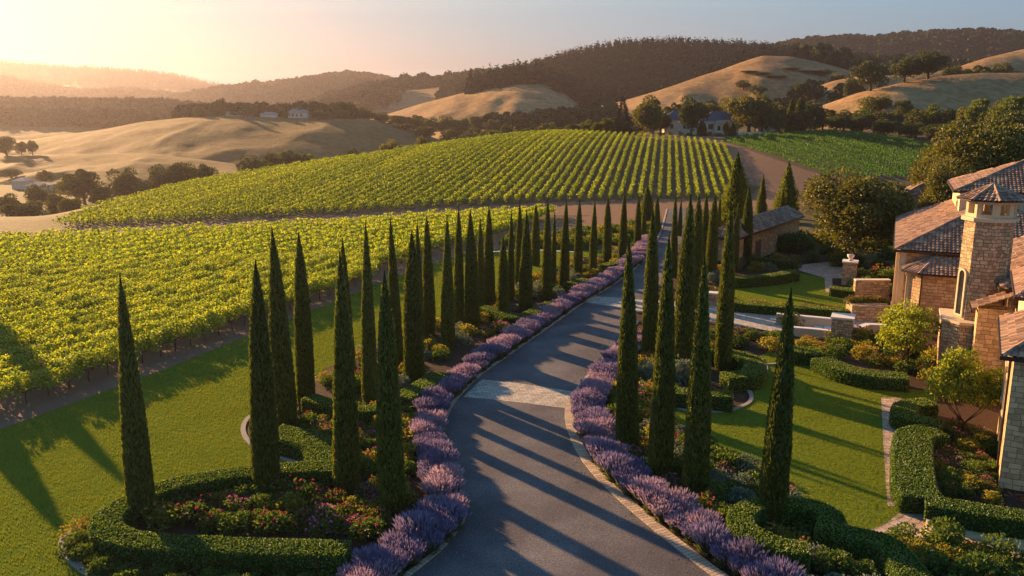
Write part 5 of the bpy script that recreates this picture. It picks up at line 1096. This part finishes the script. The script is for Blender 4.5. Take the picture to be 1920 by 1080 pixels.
# arched niche on the sunlit side of the tower
fa = R(180+22.5-22.5); 
def arch_mesh(ww, hh, dpt, inner):
    pts = [(-ww/2, 0), (ww/2, 0), (ww/2, hh-ww/2)]+[(ww/2*math.cos(R(t)), hh-ww/2+ww/2*math.sin(R(t))) for t in range(15, 180, 15)]+[(-ww/2, hh-ww/2)]
    return pts
for ang, dz in ((200, 4.9),):
    mid = R(180); rr = 1.74*math.cos(R(22.5))
    outer = arch_mesh(.95, 3.6, 0, 0); inner = arch_mesh(.62, 3.3, 0, 0); n = len(outer)
    nx_, ny_ = math.cos(R(210)), math.sin(R(210))
    def put(pts, z, dd): return [(TC[0]+nx_*(rr+dd)-ny_*q[0], TC[1]+ny_*(rr+dd)+nx_*q[0], z+q[1]) for q in pts]
    Vv = put(outer, 4.75, .10)+put(inner, 4.9, .10)+put(outer, 4.75, -.2)+put(inner, 4.9, -.2)
    Fq = [(i, (i+1) % n, (i+1) % n+n, i+n) for i in range(n)]+[(i, (i+1) % n, (i+1) % n+2*n, i+2*n) for i in range(n)]+[(i+n, (i+1) % n+n, (i+1) % n+3*n, i+3*n) for i in range(n)]
    nf = obj('niche_frame', mesh_np('niche_frame', np.array(Vv), [np.array(Fq)], [M['trim']]), tw)
    Vv = put(inner, 4.9, .03); obj('niche', mesh_np('niche', np.array(Vv), [np.array([tuple(range(n))])], [M['glass']]), tw)
# buttress wall at the tower foot and the lean-to beside it
part('buttress', prism_wall('buttress', [(3.0, -14.4), (3.0, -17.6), (4.1, -18.7), (7.0, -18.7), (7.0, -14.4)], 0, 4.4, M['rubble'], top=True), villa)
V, Fs = [], []
bt = [(2.88, -14.3), (2.88, -17.66), (4.05, -18.84), (7.1, -18.84), (7.1, -14.3)]; Vv = [(*q, 4.405) for q in bt]+[(*q, 4.6) for q in bt]
part('coping', mesh_np('coping', np.array(Vv), [np.array([(i, (i+1) % 5, (i+1) % 5+5, i+5) for i in range(5)]), np.array([(5, 6, 7, 8, 9)])], [M['trim']]), villa)
part('wall', prism_wall('wall', rect(5.0, 7.4, -20.4, -18.9), 0, 6.1, M['stone']), villa)
rf = part('roof', roof_mesh('roof', [[(4.6, -20.8, 6.1), (4.6, -18.7, 6.1), (7.6, -18.7, 7.5), (7.6, -20.8, 7.5)]], []), villa)
V, Fq = boxes([(4.5, 4.62, -20.85, -18.65, 5.85, 6.05)]); obj('gutter', mesh_np('gutter', V, [Fq], [M['gutter']]), rf)
# ------------------------------------------------------------------ barn
BA = math.atan2(16.3, 23.3); bx0, by0 = 26.6, 105.5
BW = 2.9
bx0, by0 = 27.6, 105.0
barn = thing('stone_barn', 'low stone barn with pink brown tiled roof behind the right cypresses', 'barn', (bx0, by0, 0), -BA)
part('wall', prism_wall('wall', rect(-BW, 0, 0, 27), 0, 3.9, M['stone']), barn)
pl, rd_ = hip(-BW, 0, 0, 27, 4.1, 1.5, .5); rf = part('roof', roof_mesh('roof', pl, rd_), barn)
V, Fq = eave_ring(-BW, 0, 0, 27, 4.1, .5); obj('gutter', mesh_np('gutter', V, [Fq], [M['gutter']]), rf)
V, Fq = boxes([(-.02, .05, 8, 10.2, 0, 2.6)]); part('door', mesh_np('door', V, [Fq], [M['frame']]), barn)
V, Fq = boxes([(-.02, .05, 17, 18.4, 1.1, 2.4)]); part('window', mesh_np('window', V, [Fq], [M['frame']]), barn)
# second tiled roof glimpsed between the oaks
oh = thing('outbuilding', 'dark tiled outbuilding roof showing between the oaks behind the villa', 'building', (59, 128, 0), -HA)
part('wall', prism_wall('wall', rect(0, 12, 0, 8), 0, 7, M['stone']), oh); pl, rd_ = hip(0, 12, 0, 8, 7.1, 2.6); part('roof', roof_mesh('roof', pl, rd_), oh)
# ------------------------------------------------------------------ garden walls, piers, steps
def garden_wall(name, pts, wid, h, label, mat='rubble', cap=True, z0=0, cat='wall'):
    p = [P(*q) for q in pts]; t = thing(name, label, cat, (p[0][0], p[0][1], z0))
    q = np.array(p)-np.array(p[0]); nrm, _ = normals2(q) if len(q) > 2 else ((lambda d: (np.array([[-d[1], d[0]]]*2), None))(unit((q[1]-q[0])[None])[0]))
    a = q+nrm*wid/2; b = q-nrm*wid/2; out = [tuple(v) for v in a]+[tuple(v) for v in b[::-1]]
    part('wall', prism_wall('wall', out, 0, h, M[mat], top=True), t)
    if cap:
        a = q+nrm*(wid/2+.06); b = q-nrm*(wid/2+.06); out = [tuple(v) for v in a]+[tuple(v) for v in b[::-1]]
        part('coping', prism_wall('coping', out, h+.003, h+.12, M['cap'], top=True), t)
    return t
def pier(px, py, w_, h, label, urn=False):
    x, y = P(px, py); t = thing('stone_pier', label, 'pier', (x, y, 0), -HA)
    part('shaft', prism_wall('shaft', rect(-w_/2, w_/2, -w_/2, w_/2), 0, h, M['rubble']), t)
    V, Fq = boxes([(-w_/2-.1, w_/2+.1, -w_/2-.1, w_/2+.1, h, h+.16)]); part('cap', mesh_np('cap', V, [Fq], [M['cap']]), t)
    if urn:
        V, Fq = lathe([(.08, h+.16), (.3, h+.2), (.12, h+.3), (.36, h+.6), (.42, h+.85), (.3, h+.84)], 12); part('urn', mesh_np('urn', V, [Fq], [M['cap']], smooth=True), t)
pier(1591, 533, 1.5, 2.6, 'square stone pier topped by a pale urn at the upper garden', True)
pier(1577, 641, 1.7, 2.2, 'stout stone pier at the end of the low court wall')
pier(1336, 572, .8, 1.2, 'small stone pier at the corner of the upper lawn')
garden_wall('garden_wall', [(1455, 605), (1530, 612), (1600, 619)], .4, .8, 'low pale capped wall along the back of the court steps', 'trim')
garden_wall('garden_wall', [(1470, 628), (1520, 632), (1566, 637)], .4, .7, 'low pale capped wall in front of the court, left of the stout pier', 'trim')
garden_wall('garden_wall', [(1600, 560), (1665, 560)], .5, 2.0, 'stone retaining wall with pale coping behind the raised planter')
garden_wall('planter', [(1590, 596), (1660, 598)], 2.2, 1.5, 'raised stone planter of flowers by the villa columns', cat='planter', cap=False)
garden_wall('garden_wall', [(1600, 640), (1625, 632), (1680, 634)], .5, 1.1, 'pale low wall bending towards the villa door', 'trim')
garden_wall('garden_wall', [(1662, 620), (1690, 622)], .6, 1.8, 'short stone wall against the villa columns')
for i in range(4):
    x0 = 1508+i*18; o = sheet('garden_step', PP([(x0, 611+i), (x0+17, 612+i), (x0+20, 630+i), (x0+2, 629+i)], .1), .06+.09*i, M['cap']); tag(o, kind='structure')
for i in range(7):
    x, y = P(1594+i*10, 594); k = ('rose', 'gold')[i % 2]; pr = SH[k][0]; pr.put((x, y, 1.35), i, 1.1, f'{ordw(i)} flowering bush from the left in the raised stone planter', 'bushes in the raised planter')
# trees just outside the left edge of the frame, whose shadows reach the lawn
for i, (px, py, s, wd) in enumerate([(33, 880, 22, 1.7), (150, 820, 33, 1.3)]):
    x, y = P(px, py); x += math.sin(SUN_AZ)*s; y += math.cos(SUN_AZ)*s; cyp_protos[i].put((x, y, 0), i, (wd, wd, (s*.25+3.2)/12), f'{ordw(i)} tall conifer standing beyond the left frame edge, throwing its shadow on the lawn', 'conifers beyond the left frame edge')
# ------------------------------------------------------------------ haze
hz = bpy.data.materials.new('haze'); hz.use_nodes = True; n = hz.node_tree.nodes; n.clear(); oo = n.new('ShaderNodeOutputMaterial')
pv = n.new('ShaderNodeVolumePrincipled'); pv.inputs['Color'].default_value = (.23, .215, .25, 1); pv.inputs['Density'].default_value = .00022; pv.inputs['Anisotropy'].default_value = .64
hz.node_tree.links.new(pv.outputs[0], oo.inputs['Volume'])
zmax = float(max(np.nanmax(f(*np.meshgrid(np.linspace(-3000, 3000, 160), np.linspace(100, 4600, 200)))) for f in HF))
V, Fq = boxes([(-6500, 7500, -300, 4700, -75, zmax+30)]); print('zmax', zmax)
tag(obj('haze', mesh_np('haze', V, [Fq], [hz])), 'thin golden evening haze filling the air', 'haze', kind='stuff')
